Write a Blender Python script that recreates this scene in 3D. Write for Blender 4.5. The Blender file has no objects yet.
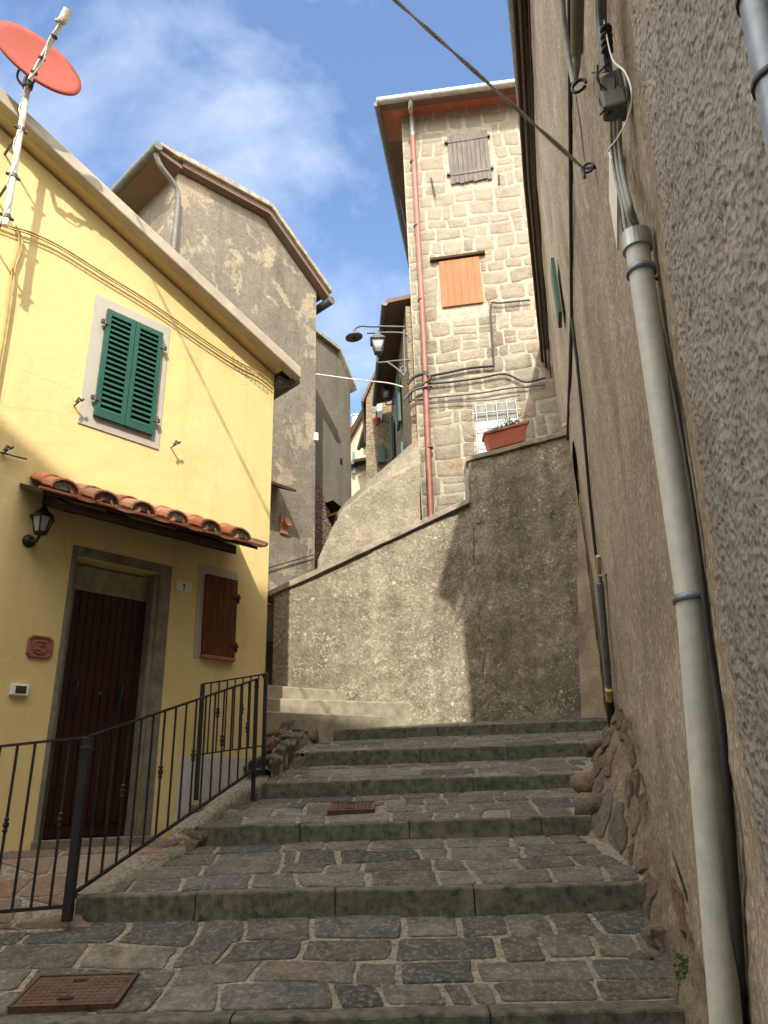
import bpy, bmesh, math, random
from mathutils import Vector as V, Matrix, noise
R = math.radians
C = bpy.context.scene.collection
EYE = 1.6                      # everything is laid out relative to the eye, then lifted

# ---------------------------------------------------------------- camera
F_PX, PITCH, ROLL = 740.0, R(22), R(1.8)
cF = V((0, math.cos(PITCH), math.sin(PITCH)))
_r0 = V((1, 0, 0)); _u0 = _r0.cross(cF)
cU = _u0*math.cos(ROLL) + _r0*math.sin(ROLL)
cR = _r0*math.cos(ROLL) - _u0*math.sin(ROLL)
def ray(x, y): return cF + cR*((x-384)/F_PX) + cU*((512-y)/F_PX)
def at(x, y, D):               # the point seen at a pixel, D metres ahead
    r = ray(x, y); return r*(D/r.y)
def atz(x, y, z):
    r = ray(x, y); return r*(z/r.z)

class Frame:                   # a vertical plane: s along it, z up, off towards the street
    def __init__(s, P0, az):
        a = R(az); s.P0 = V((P0[0], P0[1], 0)); s.d = V((math.sin(a), math.cos(a), 0)); s.n = V((math.cos(a), -math.sin(a), 0))
    def pt(s, u, z, o=0): return s.P0 + s.d*u + s.n*o + V((0, 0, z))
    def sz(s, x, y, o=0):
        r = ray(x, y); P = r*(((s.P0+s.n*o).dot(s.n))/r.dot(s.n)); return (P-s.P0).dot(s.d), P.z
    def px(s, x, y, o=0): return s.pt(*s.sz(x, y, o), o)

# ---------------------------------------------------------------- objects
def props(o, label=None, cat=None, group=None, kind=None):
    if label: o['label'] = label
    if cat: o['category'] = cat
    if group: o['group'] = group
    if kind: o['kind'] = kind
    return o
WL = {}
def thing(name, loc, label, cat, group=None, parent=None):
    o = bpy.data.objects.new(name, None); C.objects.link(o); o.empty_display_size = .1
    o.location = loc; WL[o] = V(loc)
    return props(o, label, cat, group)
def part(name, bm, mat, parent=None, smooth=False, org=None, label=None, bev=0):
    bmesh.ops.remove_doubles(bm, verts=bm.verts, dist=1e-6)
    bmesh.ops.recalc_face_normals(bm, faces=bm.faces)
    for e in bm.edges:        # keep the flat ends of pipes from bending the shading along the pipe
        if any(len(f.verts) > 4 for f in e.link_faces): e.smooth = False
    p = WL[parent] if parent else V((0, 0, 0))
    o3 = V(org) if org is not None else p
    bmesh.ops.translate(bm, verts=bm.verts, vec=-o3)
    me = bpy.data.meshes.new(name); bm.to_mesh(me); bm.free()
    for m in (mat if isinstance(mat, (list, tuple)) else [mat]): me.materials.append(m)
    if smooth:
        for f in me.polygons: f.use_smooth = True
    o = bpy.data.objects.new(name, me); C.objects.link(o)
    o.location = o3-p if parent else o3
    if parent: o.parent = parent
    WL[o] = o3
    if label: o['label'] = label
    if bev:
        b = o.modifiers.new('bevel', 'BEVEL'); b.width = bev; b.segments = 2; b.limit_method = 'ANGLE'
    return o
def solo(name, bm, mat, label, cat, group=None, org=None, smooth=False, bev=0):
    return props(part(name, bm, mat, None, smooth, org, bev=bev), label, cat, group)
def struct(name, bm, mat, smooth=False, kind='structure', label=None):
    o = part(name, bm, mat, None, smooth); o['kind'] = kind
    if label: o['label'] = label
    return o

# ---------------------------------------------------------------- mesh helpers
NB = bmesh.new
def hexa(bm, p):               # p: 8 points, bottom ring then top ring
    v = [bm.verts.new(q) for q in p]
    for f in ((0,1,2,3),(7,6,5,4),(0,4,5,1),(1,5,6,2),(2,6,7,3),(3,7,4,0)): bm.faces.new([v[i] for i in f])
def fbox(bm, fr, s0, s1, z0, z1, o0, o1):
    hexa(bm, [fr.pt(s0,z0,o0), fr.pt(s1,z0,o0), fr.pt(s1,z0,o1), fr.pt(s0,z0,o1), fr.pt(s0,z1,o0), fr.pt(s1,z1,o0), fr.pt(s1,z1,o1), fr.pt(s0,z1,o1)])
def prism(bm, pts, ext):
    a = [bm.verts.new(p) for p in pts]; b = [bm.verts.new(V(p)+V(ext)) for p in pts]
    bm.faces.new(a); bm.faces.new(b[::-1])
    for i in range(len(a)):
        j = (i+1) % len(a); bm.faces.new([a[j], a[i], b[i], b[j]])
def tube(bm, pts, r, n=8, cap=True):
    pts = [V(p) for p in pts]; rings = []
    rs = r if isinstance(r, (list, tuple)) else [r]*len(pts)
    up = None
    for i, p in enumerate(pts):
        t = (pts[min(i+1, len(pts)-1)] - pts[max(i-1, 0)]).normalized()
        if up is None: up = t.orthogonal().normalized()
        up = (up - t*up.dot(t)).normalized(); w = t.cross(up)
        rings.append([bm.verts.new(p + (up*math.cos(2*math.pi*k/n) + w*math.sin(2*math.pi*k/n))*rs[i]) for k in range(n)])
    for a, b in zip(rings, rings[1:]):
        for k in range(n):
            f = bm.faces.new([a[k], a[(k+1) % n], b[(k+1) % n], b[k]]); f.smooth = True
    if cap: bm.faces.new(rings[0][::-1]); bm.faces.new(rings[-1])
def smoothline(pts, k=6):
    pts = [V(p) for p in pts]; out = []
    for i in range(len(pts)-1):
        p0, p1, p2, p3 = pts[max(i-1,0)], pts[i], pts[i+1], pts[min(i+2,len(pts)-1)]
        for j in range(k):
            t = j/k
            out.append(.5*((2*p1)+(p2-p0)*t+(2*p0-5*p1+4*p2-p3)*t*t+(3*p1-p0-3*p2+p3)*t**3))
    return out+[pts[-1]]
def bar(bm, a, b, w, h=None):  # square bar
    a, b = V(a), V(b); t = (b-a).normalized(); h = h or w
    u = t.cross(V((0,0,1)))
    if u.length < .01: u = V((1,0,0))
    u.normalize(); q = u.cross(t).normalized(); u = u*w/2; q = q*h/2
    hexa(bm, [a-u-q, a+u-q, a+u+q, a-u+q, b-u-q, b+u-q, b+u+q, b-u+q])
def lathe(bm, c, prof, n=12, ax=(0,0,1)):
    ax = V(ax).normalized(); u = ax.orthogonal().normalized(); w = ax.cross(u); rings = []
    for r, h in prof:
        rings.append([bm.verts.new(V(c)+ax*h+(u*math.cos(2*math.pi*k/n)+w*math.sin(2*math.pi*k/n))*max(r, .0004)) for k in range(n)])
    for a, b in zip(rings, rings[1:]):
        for k in range(n):
            f = bm.faces.new([a[k], a[(k+1) % n], b[(k+1) % n], b[k]]); f.smooth = True
    bm.faces.new(rings[0][::-1]); bm.faces.new(rings[-1])
def grid(bm, fn, nu, nv, mask=None, mi=0):
    vs = [[bm.verts.new(fn(i/nu, j/nv)) for j in range(nv+1)] for i in range(nu+1)]
    for i in range(nu):
        for j in range(nv):
            if mask and not mask((i+.5)/nu, (j+.5)/nv): continue
            f = bm.faces.new([vs[i][j], vs[i+1][j], vs[i+1][j+1], vs[i][j+1]]); f.smooth = True; f.material_index = mi
    return vs
def rock(bm, c, sz, seed, rot=0, rough=.25, sub=2):
    res = bmesh.ops.create_icosphere(bm, subdivisions=sub, radius=1)
    rz = Matrix.Rotation(rot, 3, 'Z')
    for v in res['verts']:
        p = v.co.copy(); m = max(abs(p.x), abs(p.y), abs(p.z)); p = p.lerp(p/m, .72)
        p *= 1 + rough*noise.noise(p*1.3+V((seed*7.1, seed*3.3, seed)))+   .5*rough*noise.noise(p*3.1+V((seed, 0, 5)))
        v.co = rz @ V((p.x*sz[0], p.y*sz[1], p.z*sz[2])) + V(c)
    tn = random.random()
    return res['verts'], tn
def fbm(p, o=4):
    a, s = 0, 1
    for i in range(o): a += s*noise.noise(p*(2**i)); s *= .5
    return a

def stones(bm, fn, rows, ur, gap, th, rnd, wr, mi=1, round_=.3, jit=.12, tl=None):
    """rows: list of (v0, v1). ur(v)->(u0,u1). fn(u,v,h)->point. Every stone is raised and rounded."""
    tl = tl or bm.loops.layers.float_color.get('tint') or bm.loops.layers.float_color.new('tint')
    for v0, v1 in rows:
        ua, ub = ur((v0+v1)/2); u = ua; h = v1-v0; off = rnd.uniform(0, .5)
        while u < ub-.02:
            w = rnd.uniform(*wr)*(1 if rnd.random() > .15 else .55)
            if u == ua: w *= .5+off
            if ub-(u+w) < wr[0]*.5: w = ub-u
            x0, x1, y0, y1 = u+gap/2, min(u+w, ub)-gap/2, v0+gap/2, v1-gap/2
            u += w
            if x1-x0 < .02: continue
            tops = [(x0, y0, x1, y1)]
            if rnd.random() < .2 and h > .33:
                ym = y0+(y1-y0)*rnd.uniform(.4, .6); tops = [(x0, y0, x1, ym-gap/2), (x0, ym+gap/2, x1, y1)]
            for (a, b, c, d) in tops:
                W, H = c-a, d-b; m = min(W, H); rr = m*rnd.uniform(round_*.5, round_)
                jj = [rnd.uniform(-jit, jit)*m for _ in range(8)]
                cs = [(a+abs(jj[0])*.5, b+jj[1]*.6), (c-abs(jj[2])*.5, b+jj[3]*.6), (c-abs(jj[4])*.5, d+jj[5]*.6), (a+abs(jj[6])*.5, d+jj[7]*.6)]
                poly = []
                for k in range(4):
                    p, q, s_ = V(cs[k]), V(cs[(k-1) % 4]), V(cs[(k+1) % 4])
                    e0 = p+(q-p).normalized()*rr; e1 = p+(s_-p).normalized()*rr
                    md = (e0+e1)/2*.45+p*.55
                    poly += [e0, md, e1]
                    mm = (p+s_)/2; ln = (s_-p).normalized(); nn = V((ln.y, -ln.x))
                    poly.append(mm+nn*rnd.uniform(-.04, .04)*m)
                cen = V((sum(p.x for p in poly)/len(poly), sum(p.y for p in poly)/len(poly)))
                t = th*rnd.uniform(.7, 1.25); tilt = (rnd.uniform(-.2, .2)*th/max(W, .1), rnd.uniform(-.2, .2)*th/max(H, .1))
                def hh(p, z): return z*(1)+((p.x-cen.x)*tilt[0]+(p.y-cen.y)*tilt[1])*(1 if z > 0 else 0)
                bev = min(th*.55, m*.12)
                def shr(p, e): dlt = p-cen; return cen+dlt*max(0, 1-e/max(dlt.length, .01))
                r0 = [bm.verts.new(fn(p.x, p.y, -.004)) for p in poly]
                r1 = [bm.verts.new(fn(p.x, p.y, hh(p, t*.6))) for p in poly]
                r2 = []
                for p in poly:
                    q = shr(p, bev); r2.append(bm.verts.new(fn(q.x, q.y, hh(q, t))))
                r3 = []
                for p in poly:
                    q = cen+(p-cen)*.5; r3.append(bm.verts.new(fn(q.x, q.y, hh(q, t*1.03)+rnd.uniform(-.5, .5)*t*.6)))
                cv = bm.verts.new(fn(cen.x, cen.y, t*rnd.uniform(.95, 1.15)))
                col = (rnd.random(), rnd.random(), rnd.random(), 1); n = len(poly)
                for ra, rb in ((r0, r1), (r1, r2), (r2, r3)):
                    for k in range(n):
                        f = bm.faces.new([ra[k], ra[(k+1) % n], rb[(k+1) % n], rb[k]]); f.material_index = mi; f.smooth = ra is not r0
                        for l in f.loops: l[tl] = col
                for k in range(n):
                    f = bm.faces.new([r3[k], r3[(k+1) % n], cv]); f.material_index = mi; f.smooth = True
                    for l in f.loops: l[tl] = col

def cells(pts, asp, box):
    """Voronoi polygons of pts (x, y) inside box; y distances are stretched by asp."""
    out = []
    for i, (px_, py_) in enumerate(pts):
        poly = [V((box[0], box[1]*asp)), V((box[2], box[1]*asp)), V((box[2], box[3]*asp)), V((box[0], box[3]*asp))]
        p = V((px_, py_*asp))
        for j, (qx, qy) in enumerate(pts):
            if i == j or abs(qx-px_) > 1.6 or abs(qy-py_)*asp > 1.6: continue
            q = V((qx, qy*asp)); m = (p+q)/2; n = q-p; res = []
            for k in range(len(poly)):
                a, b = poly[k], poly[(k+1) % len(poly)]; da, db = (a-m).dot(n), (b-m).dot(n)
                if da <= 0: res.append(a)
                if da*db < 0: res.append(a.lerp(b, da/(da-db)))
            poly = res
            if len(poly) < 3: break
        if len(poly) >= 3: out.append([V((a.x, a.y/asp)) for a in poly])
    return out
def flags(bm, fn, box, size, gap, th, rnd, ok=None, mi=1, tl=None, asp=1.7, flat=.35, sm=True):
    """irregular flagstones filling box (u0, v0, u1, v1) in metres"""
    pts = []; v = box[1]-size[1]*.2; r = 0
    while v < box[3]+size[1]*.3:
        u = box[0]+(r % 2)*size[0]*.5-size[0]*.3+rnd.uniform(-.1, .1)
        while u < box[2]+size[0]*.4:
            pts.append((u+rnd.uniform(-.22, .22)*size[0], v+rnd.uniform(-.2, .2)*size[1])); u += size[0]*rnd.choice((.55, .8, 1, 1.25, 1.6))
        v += size[1]*rnd.uniform(.85, 1.15); r += 1
    for poly in cells(pts, asp, box):
        cen = sum(poly, V((0, 0)))/len(poly)
        if ok and not ok(cen.x, cen.y): continue
        g = gap*rnd.uniform(.6, 1.5)/2; q = []
        n0 = len(poly)
        for k in range(n0):      # inset by moving along the corner bisectors
            a, b, c = poly[k-1], poly[k], poly[(k+1) % n0]; e1 = (b-a); e2 = (c-b)
            if e1.length < .015 or e2.length < .015: continue
            e1.normalize(); e2.normalize(); bi = (V((-e1.y, e1.x))+V((-e2.y, e2.x)))
            if bi.length < .2: continue
            bi.normalize(); q.append(b+bi*min(g*1.3, .03))
        if len(q) < 3: continue
        rp_ = []
        m = len(q)
        for k in range(m):
            a, b, c = q[k-1], q[k], q[(k+1) % m]; r1 = min((a-b).length*.25, .022); r2 = min((c-b).length*.25, .022)
            e0 = b+(a-b).normalized()*r1; e1 = b+(c-b).normalized()*r2
            rp_ += [e0, (e0+e1)*.25+b*.5, e1]
            mid = (b+c)/2; L_ = (c-b).length
            if L_ > .1:
                nn = V((-(c-b).y, (c-b).x)).normalized()
                for t in (.38, .62): rp_.append(b.lerp(c, t)+nn*rnd.uniform(-.003, .010))
        poly = rp_; n = len(poly); cen = sum(poly, V((0, 0)))/n
        ext = max((p-cen).length for p in poly)
        if ext < .05: continue
        t = th*rnd.uniform(.55, 1.2); tx, ty = rnd.uniform(-1, 1)*th*.35/ext, rnd.uniform(-1, 1)*th*.35/ext
        hh = lambda p, z: z+((p.x-cen.x)*tx+(p.y-cen.y)*ty if z > 0 else 0)
        R_ = [[bm.verts.new(fn(p.x, p.y, -.006)) for p in poly]]
        R_.append([bm.verts.new(fn(p.x, p.y, hh(p, t*.55))) for p in poly])
        for sc, z in ((.94, 1), (.72, 1.04), (.4, 1.06)):
            R_.append([bm.verts.new(fn(*(cen+(p-cen)*sc), hh(cen+(p-cen)*sc, t*z)+th*flat*noise.noise(V((p.x*9*sc, p.y*9*sc, sc*3))))) for p in poly])
        cv = bm.verts.new(fn(cen.x, cen.y, t*1.05)); col = (rnd.random(), rnd.random(), rnd.random(), 1)
        fs_ = []
        for ra, rb in zip(R_, R_[1:]):
            for k in range(n):
                try: fs_.append(bm.faces.new([ra[k], ra[(k+1) % n], rb[(k+1) % n], rb[k]]))
                except ValueError: pass
        for k in range(n): fs_.append(bm.faces.new([R_[-1][k], R_[-1][(k+1) % n], cv]))
        for f in fs_:
            f.material_index = mi; f.smooth = sm
            for l in f.loops: l[tl] = col

# ---------------------------------------------------------------- materials
class NT:
    def __init__(s, name):
        s.m = bpy.data.materials.new(name); s.m.use_nodes = True; s.t = s.m.node_tree; s.t.nodes.clear()
        s.out = s.n('ShaderNodeOutputMaterial'); s.b = s.n('ShaderNodeBsdfPrincipled'); s.l(s.b.outputs[0], s.out.inputs[0])
        s.co = s.n('ShaderNodeTexCoord').outputs['Object']
    def n(s, t, **k):
        x = s.t.nodes.new(t)
        for a, b in k.items(): setattr(x, a, b)
        return x
    def l(s, a, b): s.t.links.new(a, b)
    def set(s, sock, v):
        if hasattr(v, 'is_output') or isinstance(v, bpy.types.NodeSocket): s.l(v, sock)
        else: sock.default_value = v
    def noise(s, sc, det=5, rough=.6, co=None, dist=0, stretch=None):
        co = co or s.co
        if stretch:
            m = s.n('ShaderNodeMapping'); m.inputs['Scale'].default_value = stretch; s.l(co, m.inputs[0]); co = m.outputs[0]
        x = s.n('ShaderNodeTexNoise'); x.inputs['Scale'].default_value = sc; x.inputs['Detail'].default_value = det
        x.inputs['Roughness'].default_value = rough; x.inputs['Distortion'].default_value = dist; s.l(co, x.inputs['Vector']); return x.outputs['Fac']
    def vor(s, sc, feat='F1', co=None, out='Distance', rnd=1):
        x = s.n('ShaderNodeTexVoronoi', feature=feat); x.inputs['Scale'].default_value = sc; x.inputs['Randomness'].default_value = rnd
        s.l(co or s.co, x.inputs['Vector']); return x.outputs[out]
    def ramp(s, f, stops, lin=True):
        x = s.n('ShaderNodeValToRGB'); e = x.color_ramp.elements
        while len(e) < len(stops): e.new(.5)
        for el, (p, c) in zip(e, stops):
            el.position = p; el.color = (c, c, c, 1) if isinstance(c, (int, float)) else (*c, 1)
        s.l(f, x.inputs[0]); return x.outputs[0]
    def mix(s, f, a, b, mode='MIX'):
        x = s.n('ShaderNodeMix', data_type='RGBA', blend_type=mode)
        s.set(x.inputs[0], f)
        for sk, v in ((x.inputs[6], a), (x.inputs[7], b)):
            s.set(sk, (*v, 1) if isinstance(v, tuple) and len(v) == 3 else v)
        return x.outputs[2]
    def math(s, op, a, b=0.0, clamp=False):
        x = s.n('ShaderNodeMath', operation=op); x.use_clamp = clamp; s.set(x.inputs[0], a); s.set(x.inputs[1], b); return x.outputs[0]
    def bump(s, h, st=.5, dist=.02, prev=None):
        x = s.n('ShaderNodeBump'); x.inputs['Strength'].default_value = st; x.inputs['Distance'].default_value = dist; s.l(h, x.inputs['Height'])
        if prev: s.l(prev, x.inputs['Normal'])
        return x.outputs[0]
    def done(s, col, rough=.85, nrm=None, metal=0, spec=.3):
        s.set(s.b.inputs['Base Color'], (*col, 1) if isinstance(col, tuple) and len(col) == 3 else col)
        s.set(s.b.inputs['Roughness'], rough); s.b.inputs['Metallic'].default_value = metal
        s.b.inputs['Specular IOR Level'].default_value = spec
        if nrm: s.l(nrm, s.b.inputs['Normal'])
        return s.m

def plain(name, col, rough=.6, metal=0, var=.25, sc=12, bump=.15, spec=.4, dirt=None):
    t = NT(name); f = t.noise(sc, 6); c2 = tuple(x*(1-var) for x in col); c3 = tuple(min(1, x*(1+var)) for x in col)
    c = t.ramp(f, [(.3, c2), (.7, c3)])
    if dirt: c = t.mix(t.ramp(t.noise(sc*.4, 8, .7), [(.5, 0.0), (.68, 1.0)]), c, dirt)
    return t.done(c, rough, t.bump(t.noise(sc*6, 4), bump, .004), metal, spec)

def stucco(name, cols, big=.8, grain=55, gb=.5, gd=.008, spots=0, mid=6, cover=None, streak=.3, patches=None, coarse=0, gmix=.45, pebble=0, psc=26, damp=None):
    t = NT(name)
    c = t.ramp(t.noise(big, 8, .62), [(.32, cols[0]), (.5, cols[1]), (.68, cols[2])])
    c = t.mix(t.math('MULTIPLY', t.ramp(t.noise(mid, 8, .7), [(.35, 0.0), (.7, 1.0)]), .45), c, cols[0])
    if patches:
        m = t.ramp(t.noise(patches[0], 10, .68, dist=.6), [(patches[1], 0.0), (patches[1]+.015, 1.0)])
        c = t.mix(m, c, patches[2])
    if cover:
        m2 = t.ramp(t.noise(cover[0], 7, .6, stretch=(1, 1, .35)), [(cover[1], 0.0), (cover[1]+.12, 1.0)]); c = t.mix(t.math('MULTIPLY', m2, cover[3]), c, cover[2])
    if streak:
        c = t.mix(t.math('MULTIPLY', t.ramp(t.noise(5, 5, .6, stretch=(1, 1, .09)), [(.45, 0.0), (.75, 1.0)]), streak), c, tuple(x*.55 for x in cols[0]))
    g = t.noise(grain, 6, .7)
    c = t.mix(t.math('MULTIPLY', t.ramp(g, [(.35, 1.0), (.55, 0.0)]), gmix), c, tuple(x*.4 for x in cols[0]))
    if pebble:
        pc = t.n('ShaderNodeSeparateColor'); t.l(t.vor(psc, 'F1', None, 'Color'), pc.inputs[0])
        hb = t.n('ShaderNodeHueSaturation'); t.l(c, hb.inputs['Color']); t.l(t.math('ADD', t.math('MULTIPLY', t.math('POWER', pc.outputs[0], 2.2), 1.3*pebble), 1-.45*pebble), hb.inputs['Value']); c = hb.outputs[0]
    if damp:
        cr = t.ramp(t.vor(1.1, 'DISTANCE_TO_EDGE', None), [(.0, 1.0), (.006, 0.0)]); wob = t.ramp(t.noise(1.4, 3), [(.52, 0.0), (.58, 1.0)])
        c = t.mix(t.math('MULTIPLY', t.math('MULTIPLY', cr, wob), .35), c, tuple(x*.5 for x in cols[0]))
        c = t.mix(t.math('MULTIPLY', t.ramp(t.noise(3.2, 9, .72, stretch=(1, 1, .22)), [(.52, 0.0), (.72, 1.0)]), damp), c, tuple(x*.62 for x in cols[0]))
    if spots:
        wv = t.vor(16, co=None); n2 = t.noise(2.2, 3)
        w = t.math('MULTIPLY', t.ramp(t.noise(34, 5, .75), [(.56, 0.0), (.62, 1.0)]), t.ramp(n2, [(.4, .25), (.6, 1.0)]))
        c = t.mix(t.math('MULTIPLY', w, spots), c, (.62, .58, .48))
        big_s = t.math('MULTIPLY', t.ramp(t.vor(4.2), [(.07, 1.0), (.12, 0.0)]), t.ramp(t.noise(30, 4), [(.4, 0.0), (.5, 1.0)]))
        c = t.mix(t.math('MULTIPLY', big_s, spots), c, (.6, .58, .5))
    nr = t.bump(g, gb, gd)
    nr = t.bump(t.noise(mid*1.6, 6, .6), .6, .03, nr)
    if coarse:
        sv = t.n('ShaderNodeTexVoronoi', feature='SMOOTH_F1'); sv.inputs['Scale'].default_value = 55; sv.inputs['Smoothness'].default_value = .6; t.l(t.co, sv.inputs['Vector'])
        nr = t.bump(t.math('ADD', sv.outputs['Distance'], t.math('MULTIPLY', t.noise(30, 5, .6), .8)), 1.0, coarse, nr)
    return t.done(c, .93, nr, 0, .15)

def stone_mat(name, cols, gr=.35, spec=.3, rough=.75, lich=.5, bs=.8, smear=None):
    t = NT(name); a = t.n('ShaderNodeAttribute', attribute_name='tint'); sp = t.n('ShaderNodeSeparateColor'); t.l(a.outputs['Color'], sp.inputs[0])
    n = len(cols); c = t.ramp(sp.outputs[0], [(i/(n-1), cols[i]) for i in range(n)])
    br = t.math('ADD', t.math('MULTIPLY', sp.outputs[1], .6), .7)
    hb = t.n('ShaderNodeHueSaturation'); t.l(c, hb.inputs['Color']); t.l(br, hb.inputs['Value']); c = hb.outputs[0]
    c = t.mix(t.math('MULTIPLY', t.ramp(t.noise(7, 8, .7), [(.35, 0.0), (.7, 1.0)]), gr), c, tuple(x*.45 for x in cols[0]))
    c = t.mix(t.math('MULTIPLY', t.ramp(t.noise(34, 7, .75), [(.5, 0.0), (.7, 1.0)]), lich), c, tuple(min(1, x*2+.06) for x in cols[-1]))
    if smear: c = t.mix(t.math('MULTIPLY', t.ramp(t.noise(2.3, 7, .65), [(.42, 0.0), (.62, 1.0)]), .75), c, smear)
    if smear:
        sz_ = t.n('ShaderNodeSeparateXYZ'); t.l(t.co, sz_.inputs[0]); mr = t.n('ShaderNodeMapRange'); t.l(sz_.outputs[2], mr.inputs['Value']); mr.inputs['From Min'].default_value = 7.2; mr.inputs['From Max'].default_value = 9.2
        c = t.mix(t.math('MULTIPLY', mr.outputs[0], t.ramp(t.noise(3.1, 8, .7), [(.38, .25), (.55, .95)])), c, tuple(x*.92 for x in smear))
    nr = t.bump(t.noise(60, 6, .7), .8, .008); nr = t.bump(t.noise(24, 7, .7, dist=1.2), bs, .022, nr); nr = t.bump(t.noise(11, 8, .65, dist=.5), bs, .03, nr)
    return t.done(c, rough, nr, 0, spec)

def masonry(name, c_st, c_mo, sc=3.2, stretch=(1, 1, 1.6), gapw=.05, lo=.0, plaster=None):
    t = NT(name)
    mp = t.n('ShaderNodeMapping'); mp.inputs['Scale'].default_value = stretch; t.l(t.co, mp.inputs[0])
    wn = t.n('ShaderNodeTexNoise'); wn.inputs['Scale'].default_value = 3; t.l(mp.outputs[0], wn.inputs['Vector'])
    ad = t.n('ShaderNodeVectorMath', operation='MULTIPLY_ADD'); t.l(wn.outputs['Color'], ad.inputs[0]); ad.inputs[1].default_value = (.22,)*3; t.l(mp.outputs[0], ad.inputs[2])
    co = ad.outputs[0]
    dist = t.vor(sc, 'DISTANCE_TO_EDGE', co); cell = t.vor(sc, 'F1', co, 'Color')
    sp = t.n('ShaderNodeSeparateColor'); t.l(cell, sp.inputs[0])
    n = len(c_st); c = t.ramp(sp.outputs[0], [(i/(n-1), c_st[i]) for i in range(n)])
    c = t.mix(t.math('MULTIPLY', t.ramp(t.noise(14, 8, .7), [(.35, 0.0), (.7, 1.0)]), .5), c, tuple(x*.5 for x in c_st[0]))
    edge = t.ramp(t.math('ADD', dist, t.math('MULTIPLY', t.math('SUBTRACT', t.noise(18, 4), .5), .06)), [(gapw*.6, 1.0), (gapw*1.5, 0.0)])
    c = t.mix(edge, c, c_mo)
    if plaster: c = t.mix(t.ramp(t.noise(2.6, 8, .65), [(.47, 0.0), (.53, 1.0)]), c, t.mix(t.noise(20, 6, .7), plaster, tuple(x*.6 for x in plaster)))
    h = t.ramp(dist, [(0.0, 0.0), (gapw*2.5, 1.0)])
    nr = t.bump(t.noise(45, 6, .7), .4, .008); nr = t.bump(h, .8, .03, nr); nr = t.bump(t.noise(9, 6), .5, .03, nr)
    return t.done(c, .9, nr, 0, .2)

def wood(name, c1, c2, board=8, axis=0, rough=.6, gap=.0, vert=True):
    t = NT(name)
    f = t.noise(6, 8, .65, stretch=(9, 9, .5) if vert else (.5, .5, 9))
    c = t.ramp(f, [(.3, c1), (.72, c2)])
    c = t.mix(t.math('MULTIPLY', t.ramp(t.noise(1.5, 4), [(.4, 0.0), (.7, 1.0)]), .4), c, tuple(x*.6 for x in c1))
    return t.done(c, rough, t.bump(f, .35, .006), 0, .18)

M = {}
M['yellow'] = stucco('yellow_stucco', [(.62, .48, .21), (.68, .54, .25), (.72, .58, .29)], big=.8, grain=70, gb=.07, gd=.002, mid=1.6, streak=.10, gmix=.05, cover=(.7, .54, (.62, .48, .20), .55), damp=.4)
M['grey_stucco'] = stucco('grey_weathered_stucco', [(.125, .11, .085), (.185, .165, .128), (.225, .20, .155)], big=.7, grain=26, gb=.6, gd=.012, mid=5, streak=.35, patches=(1.15, .55, (.29, .245, .175)), pebble=.12, psc=14)
M['far_stucco'] = stucco('plain_grey_stucco', [(.13, .12, .095), (.17, .155, .125), (.205, .185, .145)], big=.6, grain=35, mid=3, streak=.5)
M['retain'] = stucco('lichen_stucco', [(.165, .145, .098), (.31, .272, .195), (.43, .375, .275)], big=1.3, grain=34, gb=.6, gd=.014, mid=5, spots=.7, streak=.5, cover=(.9, .47, (.15, .13, .095), .75), pebble=.22, psc=24, patches=(2.4, .635, (.125, .11, .07)), damp=.35)
M['lane_wall'] = stucco('sandy_stucco', [(.19, .165, .12), (.27, .235, .17), (.34, .295, .215)], big=1.0, grain=20, gb=.8, gd=.02, mid=5, spots=.4, streak=.2, pebble=.2, psc=14, cover=(1.3, .52, (.2, .17, .125), .5))
M['beige'] = stucco('beige_stucco', [(.255, .215, .162), (.345, .295, .222), (.415, .36, .278)], big=1.1, grain=48, gb=1.0, gd=.012, mid=7, streak=.4, cover=(1.1, .5, (.21, .17, .125), .75), pebble=.4, psc=40, patches=(2.2, .64, (.45, .385, .29)), damp=.4)
M['rough'] = stucco('rough_grey_render', [(.205, .188, .168), (.275, .252, .228), (.335, .31, .282)], big=1.3, grain=110, gb=.7, gd=.004, mid=6, streak=.0, coarse=.014, cover=(1.1, .5, (.175, .158, .138), .7), damp=.45, patches=(1.9, .67, (.31, .285, .25)))
M['coping'] = plain('coping_stone', (.25, .22, .165), .9, var=.4, sc=8, bump=.5)
M['mortar'] = plain('pale_mortar', (.30, .268, .205), .95, var=.3, sc=9, bump=.8)
M['bed'] = plain('gritty_joint_mortar', (.205, .182, .138), .95, var=.6, sc=40, bump=1)
M['flag'] = stone_mat('dark_flagstone', [(.10, .097, .086), (.18, .168, .138), (.165, .135, .105), (.245, .225, .185), (.125, .122, .11), (.205, .175, .135)], lich=.6, spec=.25, rough=.78, gr=.85, bs=1.0)
M['landing'] = stone_mat('brown_flagstone', [(.20, .135, .095), (.25, .175, .125), (.19, .15, .115), (.28, .18, .125)], lich=.3)
M['tower_stone'] = stone_mat('tower_stone', [(.18, .163, .125), (.245, .22, .16), (.19, .18, .15), (.285, .245, .175), (.22, .20, .155), (.26, .195, .125)], gr=.6, lich=.55, spec=.1, rough=.95, smear=(.28, .25, .19))
M['kerb'] = plain('kerb_stone', (.085, .079, .057), .88, var=.65, sc=18, bump=1.2, dirt=(.15, .135, .10))
M['foot_stone'] = stone_mat('foot_stone', [(.12, .105, .085), (.17, .12, .08), (.135, .12, .10), (.21, .12, .07), (.19, .16, .115), (.12, .108, .09)], lich=.5, gr=.7, spec=.15, rough=.9, bs=1.0)
M['foot_mortar'] = stucco('footing_mortar', [(.15, .12, .09), (.215, .17, .12), (.27, .22, .16)], big=1.5, grain=30, gb=1, gd=.02, mid=8, streak=.1, pebble=.3, psc=30)
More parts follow.
